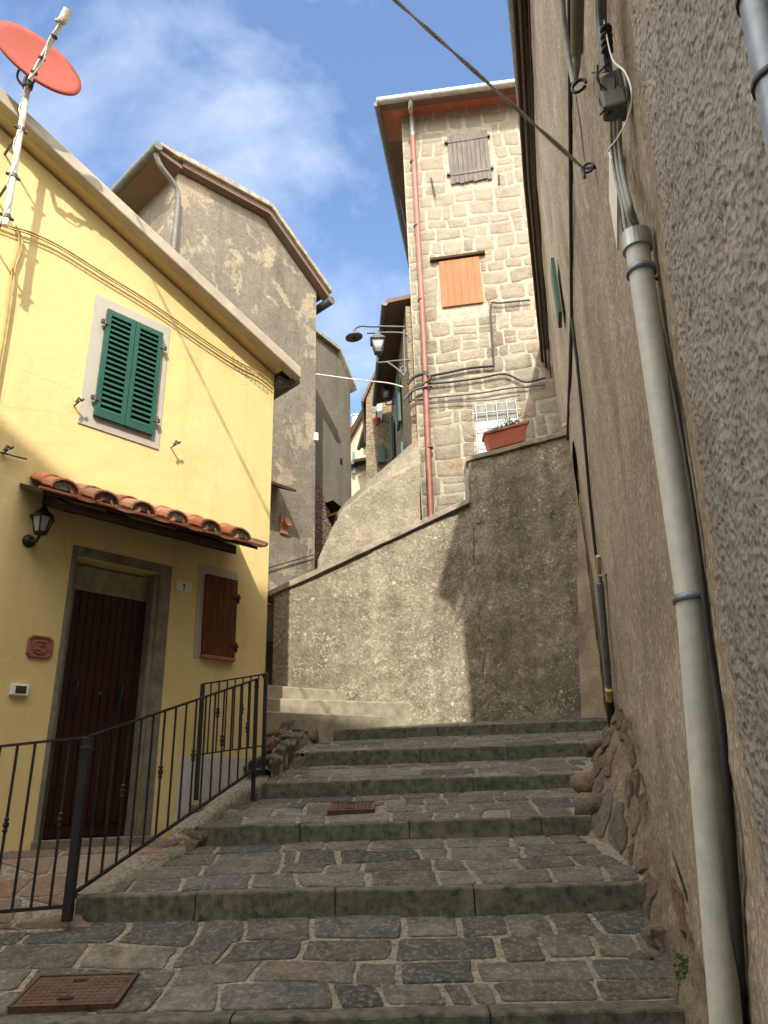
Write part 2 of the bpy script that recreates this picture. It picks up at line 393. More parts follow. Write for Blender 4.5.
M['rubble'] = masonry('rubble_masonry', [(.14, .10, .065), (.22, .13, .07), (.11, .095, .07), (.26, .14, .065), (.17, .135, .095)], (.17, .14, .10), sc=3.4, stretch=(1, 1, 1.5), gapw=.035, plaster=(.34, .27, .185))
M['far_masonry'] = masonry('far_stone_masonry', [(.26, .2, .13), (.32, .26, .17), (.22, .18, .13)], (.36, .3, .2), sc=5, gapw=.03)
M['brick_patch'] = masonry('dark_brick_masonry', [(.2, .1, .06), (.15, .11, .08), (.22, .13, .08)], (.16, .13, .1), sc=4, stretch=(1, 1, 2.2))
M['rock'] = stone_mat('loose_stone', [(.12, .10, .075), (.17, .13, .09), (.1, .09, .08), (.22, .14, .085)], lich=.6)
M['iron'] = plain('black_iron', (.018, .017, .018), .45, .4, var=.3, spec=.5)
M['iron_grey'] = plain('grey_iron', (.09, .085, .08), .55, .3)
M['rust'] = plain('rusty_cast_iron', (.095, .05, .035), .7, .3, var=.4, sc=20, bump=.5, dirt=(.13, .08, .06))
M['green'] = plain('green_paint', (.018, .085, .06), .42, var=.15, sc=4)
M['green_dark'] = plain('dark_green_paint', (.02, .07, .05), .6, var=.3)
M['surround'] = plain('grey_lilac_plaster', (.42, .385, .33), .9, var=.06, sc=4)
M['dado'] = plain('pale_grey_plaster', (.5, .47, .45), .9, var=.12, sc=4)
M['concrete'] = plain('eave_concrete', (.40, .35, .27), .9, var=.15, sc=5, bump=.3)
M['door'] = wood('dark_red_wood', (.018, .007, .005), (.048, .018, .012), rough=.42)
M['brown_wood'] = wood('brown_varnished_wood', (.055, .017, .007), (.16, .055, .02), rough=.45)
M['grey_wood'] = wood('weathered_grey_wood', (.085, .075, .065), (.2, .18, .155), rough=.85)
M['orange_wood'] = wood('orange_varnished_wood', (.29, .10, .042), (.38, .155, .075), rough=.7)
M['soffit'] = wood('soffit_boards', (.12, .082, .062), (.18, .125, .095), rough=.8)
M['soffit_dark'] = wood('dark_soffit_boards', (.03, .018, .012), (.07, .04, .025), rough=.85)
M['stone_frame'] = plain('grey_brown_stone', (.17, .15, .112), .9, var=.35, sc=9, bump=.6)
M['tile'] = stone_mat('clay_tile', [(.50, .17, .075), (.58, .26, .13), (.42, .14, .07), (.6, .33, .2), (.35, .2, .13)], lich=.35, gr=.35, bs=.3)
M['terracotta'] = plain('terracotta', (.28, .105, .062), .8, var=.2, sc=9)
M['pot'] = plain('plastic_terracotta', (.36, .10, .055), .6, var=.1)
M['white'] = plain('white_plastic', (.72, .71, .67), .5, var=.05)
M['off_white'] = plain('offwhite_painted_pole', (.62, .59, .5), .6, var=.25, sc=14, dirt=(.35, .3, .2))
M['screen'] = plain('dark_glass', (.03, .035, .035), .15, var=.1)
M['glass'] = plain('lantern_glass', (.35, .38, .38), .2, var=.1)
M['dish'] = plain('red_dish_paint', (.27, .048, .028), .6, var=.15, sc=3, spec=.15)
M['zinc'] = plain('zinc', (.33, .34, .32), .5, .5, var=.25, sc=8)
M['zinc_dark'] = plain('dark_grey_brown_gutter', (.10, .10, .088), .6, .15, var=.3)
M['copper'] = plain('red_brown_pipe', (.205, .078, .052), .5, .1, var=.2, sc=6)
M['pvc'] = plain('grey_pvc', (.40, .40, .37), .5, var=.12, sc=20, bump=.2)
M['blue_pipe'] = plain('galvanised_blue_grey', (.17, .19, .21), .45, .4, var=.3, sc=16)
M['cable'] = plain('black_cable', (.022, .021, .02), .6)
M['cable_grey'] = plain('grey_cable', (.2, .2, .19), .6)
M['cable_yellow'] = plain('painted_cable', (.40, .30, .11), .7)
M['foliage'] = plain('leaf_green', (.10, .19, .05), .6, var=.4, sc=30)
M['dry'] = plain('dry_grass', (.14, .13, .06), .8, var=.4, sc=30)
M['earth'] = plain('earth', (.09, .075, .05), .95, var=.5, sc=14, bump=1)
M['cream'] = stucco('cream_stucco', [(.42, .36, .24), (.48, .42, .3), (.52, .46, .33)], big=1, grain=30, mid=4, streak=.1)
M['ivory'] = plain('ivory_tile', (.6, .58, .5), .4, var=.06)
M['dark'] = plain('dark_room', (.012, .011, .01), .9)
M['pane'] = plain('window_glass', (.5, .55, .6), .12, var=.1)

rnd = random.Random(7)

# ================================================================ RIGHT WALL (slightly battered near the camera)
def wallX(D, z, bump=True):
    k = .05*max(0, min(1, (8-D)/5)); zz = max(-.6, min(z, 2.5))+.5
    return .41+.24*D + k*zz
def wp(x, y, off=0.0):
    r = ray(x, y); r = r/r.y; lo, hi = .6, 25.0
    f = lambda D: r.x*D-(wallX(D, r.z*D)-off*1.03)
    if f(lo)*f(hi) > 0: 
        Ds = [lo+(hi-lo)*i/400 for i in range(401)]; D = min(Ds, key=lambda q: abs(f(q))); return r*D
    for _ in range(50):
        m = (lo+hi)/2
        if f(lo)*f(m) <= 0: hi = m
        else: lo = m
    return r*((lo+hi)/2)
WD = V((.2334, .9724, 0)); WN = V((-.9724, .2334, 0))      # along the wall, out of the wall

right = thing('stucco_house', (1.9, 6, -1), 'tall shaded beige stucco house along the right of the steps with a dark gutter', 'house')
rec = (8.25, 9.3, .8, 4.45)
bm = NB()
Ds = 1.7; De = 14.6; z0, z1 = -1.6, 8.7
def wf(u, v):
    D = Ds+(De-Ds)*u**1.5; z = z0+(z1-z0)*v; x = wallX(D, z)
    p = V((x, D, z))
    base = max(0, 1-(z-(-1.1+.25*D))/1.4)
    amp = .010+.02*base
    a = fbm(V((D*1.1, z*1.1, 3)), 3)*amp*1.5 + fbm(V((D*6, z*6, 9)), 3)*amp*.45
    return p+WN*a
def wmask(u, v):
    D = Ds+(De-Ds)*u**1.5; z = z0+(z1-z0)*v
    if D < 2.4 and z > 4.9: return False
    return not (rec[0] < D < rec[1] and rec[2] < z < rec[3]-.12*abs((D-8.9)/.4)**2)
grid(bm, wf, 230, 200, wmask)
part('wall', bm, M['beige'], right)
bm = NB()
prism(bm, [V((wallX(2.4, 5)+.02, 2.4, z0)), V((wallX(8.2, 5)+.12, 8.2, z0)), V((wallX(8.2, 5)+3, 8.2, z0)), V((wallX(2.4, 5)+5, 2.4, z0))], (0, 0, 10.2))
prism(bm, [V((wallX(Ds, 5)+.10, Ds, z0)), V((wallX(2.395, 5)+.1, 2.395, z0)), V((wallX(2.395, 5)+4, 2.395, z0)), V((wallX(Ds, 5)+4, Ds, z0))], (0, 0, 6.5))
prism(bm, [V((wallX(9.36, 5)+.04, 9.36, z0)), V((wallX(De, 5)+.04, De, z0)), V((wallX(De, 5)+4, De, z0)), V((wallX(9.36, 5)+4, 9.36, z0))], (0, 0, 10.2))
part('inner_wall', bm, M['beige'], right)
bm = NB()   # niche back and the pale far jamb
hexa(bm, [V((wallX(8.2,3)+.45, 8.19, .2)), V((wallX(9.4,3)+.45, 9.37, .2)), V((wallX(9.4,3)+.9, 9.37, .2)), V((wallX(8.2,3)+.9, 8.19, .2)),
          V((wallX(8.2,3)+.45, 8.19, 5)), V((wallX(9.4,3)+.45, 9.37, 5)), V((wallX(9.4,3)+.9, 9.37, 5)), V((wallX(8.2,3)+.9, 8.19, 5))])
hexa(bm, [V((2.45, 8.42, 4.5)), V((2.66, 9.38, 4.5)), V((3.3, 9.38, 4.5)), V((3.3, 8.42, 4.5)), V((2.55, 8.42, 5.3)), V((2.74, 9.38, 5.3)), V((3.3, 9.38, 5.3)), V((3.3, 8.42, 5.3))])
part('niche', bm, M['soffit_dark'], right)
bm = NB()
def jf(u, v):
    a = at(581.5-5*math.sin(v*2.5)*.8, 718-(718-492)*v, 9.34); b = V((3.3, 9.5, a.z)); p = a.lerp(b, u)
    p.y += .03*fbm(V((u*2, v*6, 2)), 3); p.x += .015*fbm(V((v*7, 1, 1)), 3)*(1-u); return p
grid(bm, jf, 14, 60)
part('jamb', bm, stucco('pale_jamb_stucco', [(.46,.37,.25),(.52,.42,.29),(.56,.46,.33)], big=1, grain=40, mid=4, streak=.25), right)

# eave: soffit, gutter, roof
def eave(D, o=0, z=9.0): return V((.42+.238*D-o, D, z-.4))
bm = NB(); hexa(bm, [eave(2.4,-.02,8.98), eave(14.4,-.02,8.98), eave(14.4,-1.2,9.3), eave(2.4,-1.2,9.3), eave(2.4,-.02,9.1), eave(14.4,-.02,9.1), eave(14.4,-1.2,9.42), eave(2.4,-1.2,9.42)])
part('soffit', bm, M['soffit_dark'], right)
bm = NB(); hexa(bm, [eave(2.4,.02,9.12), eave(14.4,.02,9.12), eave(14.4,-6,10.6), eave(2.4,-6,10.6), eave(2.4,.02,9.2), eave(14.4,.02,9.2), eave(14.4,-6,10.7), eave(2.4,-6,10.7)])
part('roof', bm, M['terracotta'], right)
bm = NB(); tube(bm, [eave(2.4,.06,9.0), eave(14.35,.06,9.0)], .115, 14)
for D in (4.8, 6, 7.3, 8.8, 10.4, 12.2, 13.8): lathe(bm, eave(D,.06,9.0), [(.116,-.014),(.125,-.014),(.125,.014),(.116,.014)], 12, WD)
part('gutter', bm, M['zinc_dark'], right)
bm = NB()
for dz, o, r in ((-.16, .16, .03), (-.26, .10, .022), (-.42, .035, .012)):
    pts = []
    for i in range(30):
        D = 2.6+11.4*i/29; z = 8.45+dz*1.4+.03*math.sin(i*1.3+dz*9); pts.append(V((wallX(D, z)-o-.02, D, z)))
    tube(bm, pts, r, 6)
part('cable_run', bm, M['soffit_dark'], right)
# green shutter leaning open on that wall and narrow far fittings
bm = NB()
a, b = wp(554, 240, .03), wp(562, 338, .03)
z_a, z_b = a.z, b.z
D0 = (a.y+b.y)/2-.12; D1 = D0+.3
p = lambda D, z, o: V((wallX(D, z), D, z))+WN*o
hexa(bm, [p(D0,z_b,.03), p(D1,z_b,.03), p(D1,z_b,.07), p(D0,z_b,.07), p(D0,z_a,.03), p(D1,z_a,.03), p(D1,z_a,.07), p(D0,z_a,.07)])
part('shutter', bm, M['green_dark'], right)
def wline(pts, r, mat, name, parent=None, off=.03, sm=True, n=6, **k):
    bm = NB(); P = [wp(x, y, off) for x, y in pts]
    tube(bm, smoothline(P, 4) if sm else P, r, n)
    return part(name, bm, mat, parent)
blk = thing('black_cable', wp(570, 300, .02), 'thin black cable running straight down the beige stucco wall beyond the hooked wire', 'cable')
wline([(569.5,-4),(570,80),(570.5,160),(571,240),(571.5,318)], .016, M['cable'], 'upper_run', blk, .02, False)
wline([(571.5,318),(570,370),(568,420),(566.5,470),(566.5,514)], .018, M['cable'], 'lower_run', blk, .02, False)
bm = NB(); tube(bm, [wp(571.5,318,.03), wp(577,360,.03), wp(583,420,.03), wp(590,500,.03), wp(598,575,.03)], .016, 7); 
cd = thing('conduit', wp(590, 500, .02), 'dark slanting conduit on the beige wall that ends in the grey pipe beside the niche', 'pipe')
part('slanted_run', bm, M['cable'], cd)
bm = NB(); tube(bm, [wp(600,583,.05), wp(603,620,.05), wp(607,665,.05), wp(609.5,700,.05)], .034, 10); tube(bm, [wp(603.5,632,.05)+V((.0,-.06,0)), wp(600,583,.05)+V((0,-.03,.06)), wp(602,583,.05)+V((.06,0,.08)), wp(608,630,.01)+V((.05,0,0))], .02, 8)
part('grey_run', bm, M['blue_pipe'], cd)
bm = NB(); tube(bm, [wp(609.5,698,.05), wp(612.5,728,.05)], .04, 10); part('foot', bm, M['iron'], cd)
bm = NB(); tube(bm, [wp(598,556,.035), wp(599,578,.04)], .025, 8); part('ochre_joint', bm, M['cable_yellow'], cd); bm = NB(); tube(bm, [wp(609,689,.05), wp(609.8,700,.05)], .042, 8); part('ochre_joint', bm, M['cable_yellow'], cd)

# ---- near rough wall
near = thing('rendered_house', (.6, .5, -1.6), 'house with coarse grey render filling the right edge in front of the grey duct', 'house')
def nearX(D, z): return wallX(D, z)-.085
NY1 = 1.78
bm = NB()
def nf(u, v):
    D = -1.0+(NY1+1.0)*u; z = -1.7+6.9*v
    e = max(0, (D-(NY1-.13))/.13); x = nearX(D, z)+.085*(1-math.sqrt(max(0, 1-e*e)))
    p = V((x, D, z)); q = V((D*21, z*21, 1))
    w = noise.noise(q*.25)*.7
    a = .0085*abs(noise.noise(q+V((w, w*2, 0))))*2 + .005*noise.noise(q*2.3) + .006*noise.noise(q*.3)
    a -= .02*max(0, noise.noise(V((z*2.2, 4, D))))*(1 if e > 0 else 0)
    return p+WN*a*.85
grid(bm, nf, 240, 560)
part('wall', bm, M['rough'], near)
bm = NB(); hexa(bm, [V((wallX(-9,0),-9,-1.7)), V((wallX(NY1-.03,0)+.05,NY1-.03,-1.7)), V((4,NY1-.03,-1.7)), V((3,-9,-1.7)), V((wallX(-9,0),-9,5.2)), V((wallX(NY1-.03,0)+.13,NY1-.03,5.2)), V((4,NY1-.03,5.2)), V((3,-9,5.2))])
part('inner_wall', bm, M['rough'], near)
# blue-grey downpipe top right
bm = NB(); a, b = at(747, -60, .72), at(792, 160, .72)
tube(bm, [a+(a-b)*.6, b+(b-a)*1.2], .027, 16)
dp = part('downpipe', bm, M['blue_pipe'], near)
bm = NB(); ax = (b-a).normalized()
for y in (5, 90):
    bm = NB(); lathe(bm, a+(b-a)*((y+60)/220.), [(.0275,-.005),(.031,-.005),(.031,.005),(.0275,.005)], 16, ax); part('pipe_clamp', bm, M['cable'], dp)

lerp_ = lambda a, b, t: a+(b-a)*t
# ---- big half-round duct
duct = thing('cable_duct', at(722, 1010, 2.45), 'pale grey vertical duct strapped to the wall at right, taller than any other pipe', 'duct')
bm = NB(); t0, t1 = wp(636, 238, .07), wp(726, 1024, .07); tm = at(691, 602, 2.30); ax = (t0-tm).normalized(); ax2 = (tm-t1).normalized(); low = t1-ax2*.5
tube(bm, [t0, tm-ax*.01], .045, 24); part('upper_tube', bm, M['pvc'], duct); bm = NB(); tube(bm, [tm+ax2*.03, low], .046, 24); part('lower_tube', bm, M['pvc'], duct)
bm = NB(); lathe(bm, t0-ax*.06, [(.050,0),(.0565,0),(.0566,.03),(.0565,.075),(.045,.077),(.043,.05)], 24, ax)
for f in bm.faces: f.smooth = False
part('cap', bm, M['zinc'], duct)
def onaxis(y): 
    lo, hi = 0., 1.
    for _ in range(40):
        m = (lo+hi)/2; p = t0.lerp(tm, m); yy = 512-F_PX*p.dot(cU)/p.dot(cF)
        if yy < y: lo = m
        else: hi = m
    return t0.lerp(tm, lo)
for y in (272, 599):
    bm = NB(); p = onaxis(y); lathe(bm, p, [(.0495,-.011),(.0555,-.011),(.0555,.011),(.0495,.011)], 24, ax)
    q = p+V((.06, -.02, .004)); tube(bm, [q, q+V((.035, -.012, 0))], .008, 8); tube(bm, [p+V((.03,.03,0)), p+V((.13,.06,0))], .008, 6)
    part('strap', bm, M['blue_pipe'], duct)
# old cable in the groove behind duct, thickened to draw its shadow too
bm = NB(); pts = [wp(x, y, .02) for x, y in ((656,300),(684,450),(700,560),(710,647),(724,750),(735,897),(744,1040))]
tube(bm, smoothline(pts, 4), [.006+.0005*i for i in range(25)], 8)
solo('old_cable_and_shadow', bm, M['cable'], 'thin dark old cable and shadow strip down the rough wall just right of the pale duct', 'cable', org=pts[-1])

# ---- junction box, bundle, white plate
jb = thing('junction_box', at(611, 97, 2.75), 'dark grey junction box wrapped in tape high on the right wall above the duct', 'box')
Pj = wp(612, 97, .07)
bm = NB(); c = Pj; u = WD*.055; w = WN*.05; h = V((0, 0, .105))
hexa(bm, [c-u-w-h, c+u-w-h, c+u*.7+w-h*.9, c-u*.7+w-h*.9, c-u-w+h, c+u-w+h, c+u*.8+w+h*.8, c-u*.8+w+h*.8])
part('body', bm, M['zinc_dark'], jb, bev=.012)
bm = NB()
for i in range(5):
    pts = [c+V((rnd.uniform(-.06,.06), -.02+rnd.uniform(-.06,.06), z)) + WN*.02 for z in (.12, .05, -.05, -.12)]
    tube(bm, smoothline(pts), .004, 5)
part('tape', bm, M['cable'], jb)
cb = thing('cable_bundle', wp(606, 20, .05), 'bundle of twisted grey cables running down through the taped box into the duct', 'cables')
bm = NB()
for i, (dx, r) in enumerate(((-5, .007), (-2, .010), (1, .009), (4, .006), (6, .005))):
    pts = [wp(x+dx*.8, y, .05+.012*((i*3) % 4)) for x, y in ((601,-30), (601,15), (604,45), (607,72))]
    tube(bm, smoothline(pts), r, 6)
part('upper_run', bm, M['blue_pipe'], cb)
bm = NB(); pts = [wp(x, y, .07) for x, y in ((604,20),(612,58),(625,72),(632,95),(627,120),(616,140),(608,150),(612,158))]
tube(bm, smoothline(pts), .0035, 5); part('loose_wire', bm, M['white'], cb)
bm = NB()
for i, dx in enumerate((-4, 0, 4)):
    pts = [wp(615+dx, 120, .06), wp(616+dx, 150, .06), wp(619+dx, 175, .07), wp(626+dx, 205, .09), t0+V((dx*.006-.01, 0, .06)), t0+V((dx*.006, 0, -.05))]
    tube(bm, smoothline(pts), .011 if i else .008, 7)
part('lower_run', bm, M['cable_grey'], cb)
bm = NB(); a, b = wp(606, 30, .07), wp(607, 45, .07)
for k in range(4):
    cc = a.lerp(b, k/3*1.4); lathe(bm, cc, [(.022,-.005),(.027,0),(.022,.005)], 9, (.2, .3, 1))
part('tie', bm, M['cable'], cb)
bm = NB(); q = [wp(608, 145, .05), wp(618, 145, .05), wp(618, 250, .05), wp(607, 195, .05)]
q = [wp(609,152,.04), wp(617,152,.04), wp(617,250,.04), wp(609,200,.04)]
prism(bm, q, WN*-.012)
solo('plate', bm, M['ivory'], 'narrow off-white board fixed edge-on to the wall above the duct', 'board', org=q[2])
bm = NB(); c = wp(622, 172, .05)
for k in range(3): lathe(bm, c+V((.0, -.01, -.03+.03*k)), [(.0,-.01),(.02,-.008),(.024,0),(.02,.008),(.0,.01)], 10, WN)
solo('insulator', bm, M['iron'], 'small black insulator on the wall between the white board and the duct top', 'insulator', org=c)

# ---- two tubes with hook at top, hooked wire
hk = thing('hook_cable', wp(575, 20, .1), 'thick olive conduit and grey tube ending in a ring hook at the top edge', 'conduit')
bm = NB(); tube(bm, [wp(578,-40,.12), wp(577.5,0,.12), wp(577,52,.12), ], .034, 10); tube(bm, [wp(577,50,.12), wp(577,70,.10), wp(575,84,.08)], [.025,.018,.012], 8); part('thick_tube', bm, plain('olive_pipe', (.12, .11, .08), .6), hk)
bm = NB(); tube(bm, [wp(561,-30,.08), wp(564,20,.08), wp(569,60,.08), wp(574,84,.08)], .018, 8); part('grey_tube', bm, M['cable_grey'], hk)
bm = NB(); c = wp(579, 86, .09); tube(bm, [c+(V((.7,-.4,0))*math.cos(a)+V((.1,0,.9))*math.sin(a))*.05 for a in [i*math.pi/6 for i in range(12)]], .010, 6); part('hook', bm, M['iron'], hk)
bm = NB(); tube(bm, [wp(575,90,.06), wp(581,130,.05), wp(584,160,.05), wp(589,172,.05)], .006, 5); part('thin_wire', bm, M['cable_grey'], hk)
Pw = wp(583, 168, .08); r1, r2 = ray(395, 0), ray(583, 166); nn = r1.cross(r2)
Q1 = at(395, 0, 3.3); Qe = V((-5.5, -6, 0)); Qe.z = -(nn.x*Qe.x+nn.y*Qe.y)/nn.z
ow = thing('overhead_wire', Pw, 'thick twisted overhead wire crossing the sky to a hook in the right wall', 'wire')
bm = NB(); pts = [Pw, Pw.lerp(Q1, .5), Q1, Q1+(Q1-Pw)*1.5]
L = (Q1-Pw).normalized(); sd = L.orthogonal().normalized(); s2 = L.cross(sd)
for ph in (0, math.pi):
    P = []
    for i in range(160):
        d = i*.05; P.append(Pw+L*d+(sd*math.cos(d*8+ph)+s2*math.sin(d*8+ph))*.007)
    tube(bm, P, .0075, 6)
part('strand', bm, plain('brown_wire', (.12, .095, .075), .6), ow)
bm = NB(); c = wp(588, 168, .05); tube(bm, [c+(V((.75,-.3,0))*math.cos(a)+V((.1,.1,.9))*math.sin(a))*.045 for a in [i*math.pi/6 for i in range(12)]]+[Pw], .008, 6)
tube(bm, [Pw+V((.0,0,-.08)), Pw, c, c+V((.1,0,.0))], .010, 6); part('hook', bm, M['iron'], ow)

# ================================================================ YELLOW HOUSE
_p = at(35, 835, 6); FY = Frame(_p, 44)
yh = thing('yellow_house', FY.pt(0, -.6), 'sunlit yellow stucco house with green louvred shutters and a dark double door', 'house')
OV = .25
sA, zA = FY.sz(0, 86, OV); sB, zB = FY.sz(300, 366, OV); k_r = (zB-zA)/(sB-sA)      # outer top edge of verge
rz = lambda s: zA+k_r*(s-sA)
S_END = 2.28; RIDGE = -2.6
TH = .15
bm = NB()
holes = [(0.04, .83, -.7, 2.12), ]
wt = lambda s: rz(s)-TH-.02
# wall as cells round the door opening
xs = [-7, RIDGE, -1.2, .035, .835, 1.4, 2.07]
def wallcell(s0, s1, za0, za1, zb0, zb1):
    prism(bm, [FY.pt(s0, za0), FY.pt(s1, zb0), FY.pt(s1, zb1), FY.pt(s0, za1)], FY.n*-.3)
wallcell(-7, RIDGE, -2.2, wt(RIDGE)-4.4*.45, -2.2, wt(RIDGE))
wallcell(RIDGE, .035, -2.2, wt(RIDGE), -2.2, wt(.035))
wallcell(.035, .835, 2.12, wt(.035), 2.12, wt(.835))
wallcell(.835, 2.07, -2.2, wt(.835), -2.2, wt(2.07))
w_ = part('wall', bm, M['yellow'], yh)
bm = NB(); prism(bm, [FY.pt(-7,-2.2,-.302), FY.pt(2.069,-2.2,-.302), FY.pt(2.069,-2.2,-5), FY.pt(-7,-2.2,-5)], (0,0,2.2+4.5)); part('side_wall', bm, M['yellow'], yh)
# roof slab
bm = NB(); prism(bm, [FY.pt(RIDGE, rz(RIDGE)-TH, OV), FY.pt(S_END, rz(S_END)-TH, OV), FY.pt(S_END, rz(S_END), OV), FY.pt(RIDGE, rz(RIDGE), OV)], FY.n*-.13)
prism(bm, [FY.pt(RIDGE, rz(RIDGE)-TH, OV), FY.pt(-7, rz(RIDGE)-TH-2, OV), FY.pt(-7, rz(RIDGE)-2, OV), FY.pt(RIDGE, rz(RIDGE), OV)], FY.n*-.13)
vb = part('verge', bm, M['concrete'], yh, bev=.015)
bm = NB(); prism(bm, [FY.pt(RIDGE, rz(RIDGE)-TH+.015, OV-.132), FY.pt(2.1, rz(2.1)-TH+.015, OV-.132), FY.pt(2.1, rz(2.1)-.03, OV-.132), FY.pt(RIDGE, rz(RIDGE)-.03, OV-.132)], FY.n*-5.2)
prism(bm, [FY.pt(RIDGE, rz(RIDGE)-TH+.015, OV-.132), FY.pt(-7, rz(RIDGE)-TH-1.99, OV-.132), FY.pt(-7, rz(RIDGE)-2.03, OV-.132), FY.pt(RIDGE, rz(RIDGE)-.03, OV-.132)], FY.n*-5.2)
part('roof', bm, M['yellow'], yh)
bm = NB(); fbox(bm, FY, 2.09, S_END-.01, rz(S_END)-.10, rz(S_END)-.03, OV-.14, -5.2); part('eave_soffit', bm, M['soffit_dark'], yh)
bm = NB(); tube(bm, [FY.pt(S_END+.0, rz(S_END)-.13, OV-.1), FY.pt(S_END+.0, rz(S_END)-.13, -5.2)], .06, 12); fbox(bm, FY, 2.08, S_END-.05, rz(S_END)-.2, rz(S_END)-.12, OV-.16, -5); part('gutter', bm, M['zinc_dark'], yh)
# door
dr = part('door', (lambda b: (fbox(b, FY, .10, .80, -.12, 1.87, -.20, -.15), [fbox(b, FY, .10+.70*i/10+.004, .10+.70*(i+1)/10-.004, -.02, 1.86, -.15, -.138) for i in range(10)], b)[2])(NB()), M['door'], yh, bev=.003)
for s in (.22, .62):
    bm = NB(); tube(bm, [FY.pt(s, .86, -.135), FY.pt(s, .87, -.09), FY.pt(s, 1.08, -.09), FY.pt(s, 1.09, -.135)], .009, 8); fbox(bm, FY, s-.02, s+.02, .84, 1.11, -.137, -.130); part('handle', bm, M['iron'], dr)
bm = NB(); lathe(bm, FY.pt(.44, 1.0, -.138), [(.015,0),(.015,.012),(.008,.014)], 10, FY.n); part('keyhole', bm, M['iron_grey'], dr)
fr_ = NB()
fbox(fr_, FY, .835, .95, -.2, 2.12, -.22, .008); fbox(fr_, FY, .79, .836, -.2, 2.1, -.3, -.02)
fbox(fr_, FY, -.01, .035, -.2, 2.12, -.22, .008); fbox(fr_, FY, .034, .10, -.2, 2.1, -.3, -.10)
fbox(fr_, FY, -.01, .95, 2.1205, 2.21, -.25, .008)
fbox(fr_, FY, -.02, .96, -.28, -.13, -.22, .05)
part('door_frame', fr_, M['stone_frame'], yh, bev=.008)
bm = NB(); fbox(bm, FY, .10, .79, 1.87, 2.1, -.24, -.17); part('transom', bm, plain('dusty_board', (.24, .21, .15), .8, var=.3), yh)
# shuttered window
def shutter_pair(fr, s0, s1, z0, z1, o, mat, parent, nl=18):
    w = part('window', (lambda b: (fbox(b, fr, s0-.12, s1+.09, z0-.11, z1+.13, .001, .012), b)[1])(NB()), M['surround'], parent)
    mid = (s0+s1)/2
    for a, b_ in ((s0, mid-.003), (mid+.003, s1)):
        bm = NB(); e = .045
        fbox(bm, fr, a, a+e, z0, z1, o, o+.035); fbox(bm, fr, b_-e, b_, z0, z1, o, o+.035)
        fbox(bm, fr, a+e, b_-e, z0, z0+.07, o+.002, o+.033); fbox(bm, fr, a+e, b_-e, z1-.06, z1, o+.002, o+.033)
        n = nl; H = (z1-.06-z0-.07)/n
        for i in range(n):
            z = z0+.07+H*i
            hexa(bm, [fr.pt(a+e,z+.004,o+.032), fr.pt(b_-e,z+.004,o+.032), fr.pt(b_-e,z+.012,o+.032), fr.pt(a+e,z+.012,o+.032),
                      fr.pt(a+e,z+H*.8,o+.004), fr.pt(b_-e,z+H*.8,o+.004), fr.pt(b_-e,z+H*.8+.008,o+.004), fr.pt(a+e,z+H*.8+.008,o+.004)])
        sh = part('shutter', bm, mat, w)
    bm = NB(); fbox(bm, fr, s0+.02, s1-.02, z0+.02, z1-.02, .013, .016); part('opening', bm, M['dark'], w)
    for zz in (z0+.17, z1-.17):
        for s in (s0-.015, s1+.015):
            bm = NB(); fbox(bm, fr, s-.035, s+.035, zz-.02, zz+.02, o+.02, o+.045); tube(bm, [fr.pt(s,zz-.035,o+.05), fr.pt(s,zz+.035,o+.05)], .01, 8); part('hinge', bm, M['iron_grey'], w)
    return w
shutter_pair(FY, .0, .60, 3.47, 4.66, .02, M['green'], yh)
# small window
bm = NB(); fbox(bm, FY, 1.235, 1.68, 1.385, 2.30, .001, .01); sw = part('window', bm, M['surround'], yh)
bm = NB()
for i in range(5): fbox(bm, FY, 1.30+.074*i, 1.30+.074*(i+1)-.003, 1.42, 2.2, .02, .045)
part('shutter', bm, M['brown_wood'], sw, bev=.002)
bm = NB(); fbox(bm, FY, 1.30, 1.67, 1.385, 1.415, .0105, .055); part('sill', bm, M['terracotta'], sw)
for z in (1.53, 2.02):
    bm = NB(); tube(bm, [FY.pt(1.69, z-.05, .03), FY.pt(1.69, z+.04, .03)], .012, 6); fbox(bm, FY, 1.62, 1.70, z-.012, z+.012, .045, .055); part('hinge', bm, M['iron'], sw)
# dado panel
bm = NB(); fbox(bm, FY, 1.17, 2.04, -.6, .50, .001, .02); part('dado', bm, M['dado'], yh)
# shutter stops
for x, y in ((75, 405), (172, 447), (4, 453)):
    s, z = FY.sz(x, y, .02); bm = NB(); tube(bm, [FY.pt(s,z,0), FY.pt(s,z,.11)], .008, 6)
    tube(bm, [FY.pt(s-.03,z-.02,.11), FY.pt(s-.01,z+.03,.115), FY.pt(s+.015,z+.01,.115), FY.pt(s+.035,z+.035,.11)], .012, 6); part('shutter_stop', bm, M['iron_grey'], yh)
# tiled awning over door
AW0, AW1, AO, AZ0, AZ1 = -.52, 1.52, .56, 2.40, 2.66
aw_n = 9
bm = NB(); hexa(bm, [FY.pt(AW0,AZ1-.05,0), FY.pt(AW1,AZ1-.05,0), FY.pt(AW1,AZ0-.04,AO), FY.pt(AW0,AZ0-.04,AO), FY.pt(AW0,AZ1-.02,0), FY.pt(AW1,AZ1-.02,0), FY.pt(AW1,AZ0-.01,AO), FY.pt(AW0,AZ0-.01,AO)])
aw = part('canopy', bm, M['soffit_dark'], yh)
bm = NB()
for s0, s1 in ((-.32, -.22), (.25, .33), (.95, 1.33)):
    hexa(bm, [FY.pt(s0,AZ1-.17,.001), FY.pt(s1,AZ1-.17,.001), FY.pt(s1,AZ0-.11,AO-.08), FY.pt(s0,AZ0-.11,AO-.08), FY.pt(s0,AZ1-.051,.001), FY.pt(s1,AZ1-.051,.001), FY.pt(s1,AZ0-.03,AO-.08), FY.pt(s0,AZ0-.03,AO-.08)])
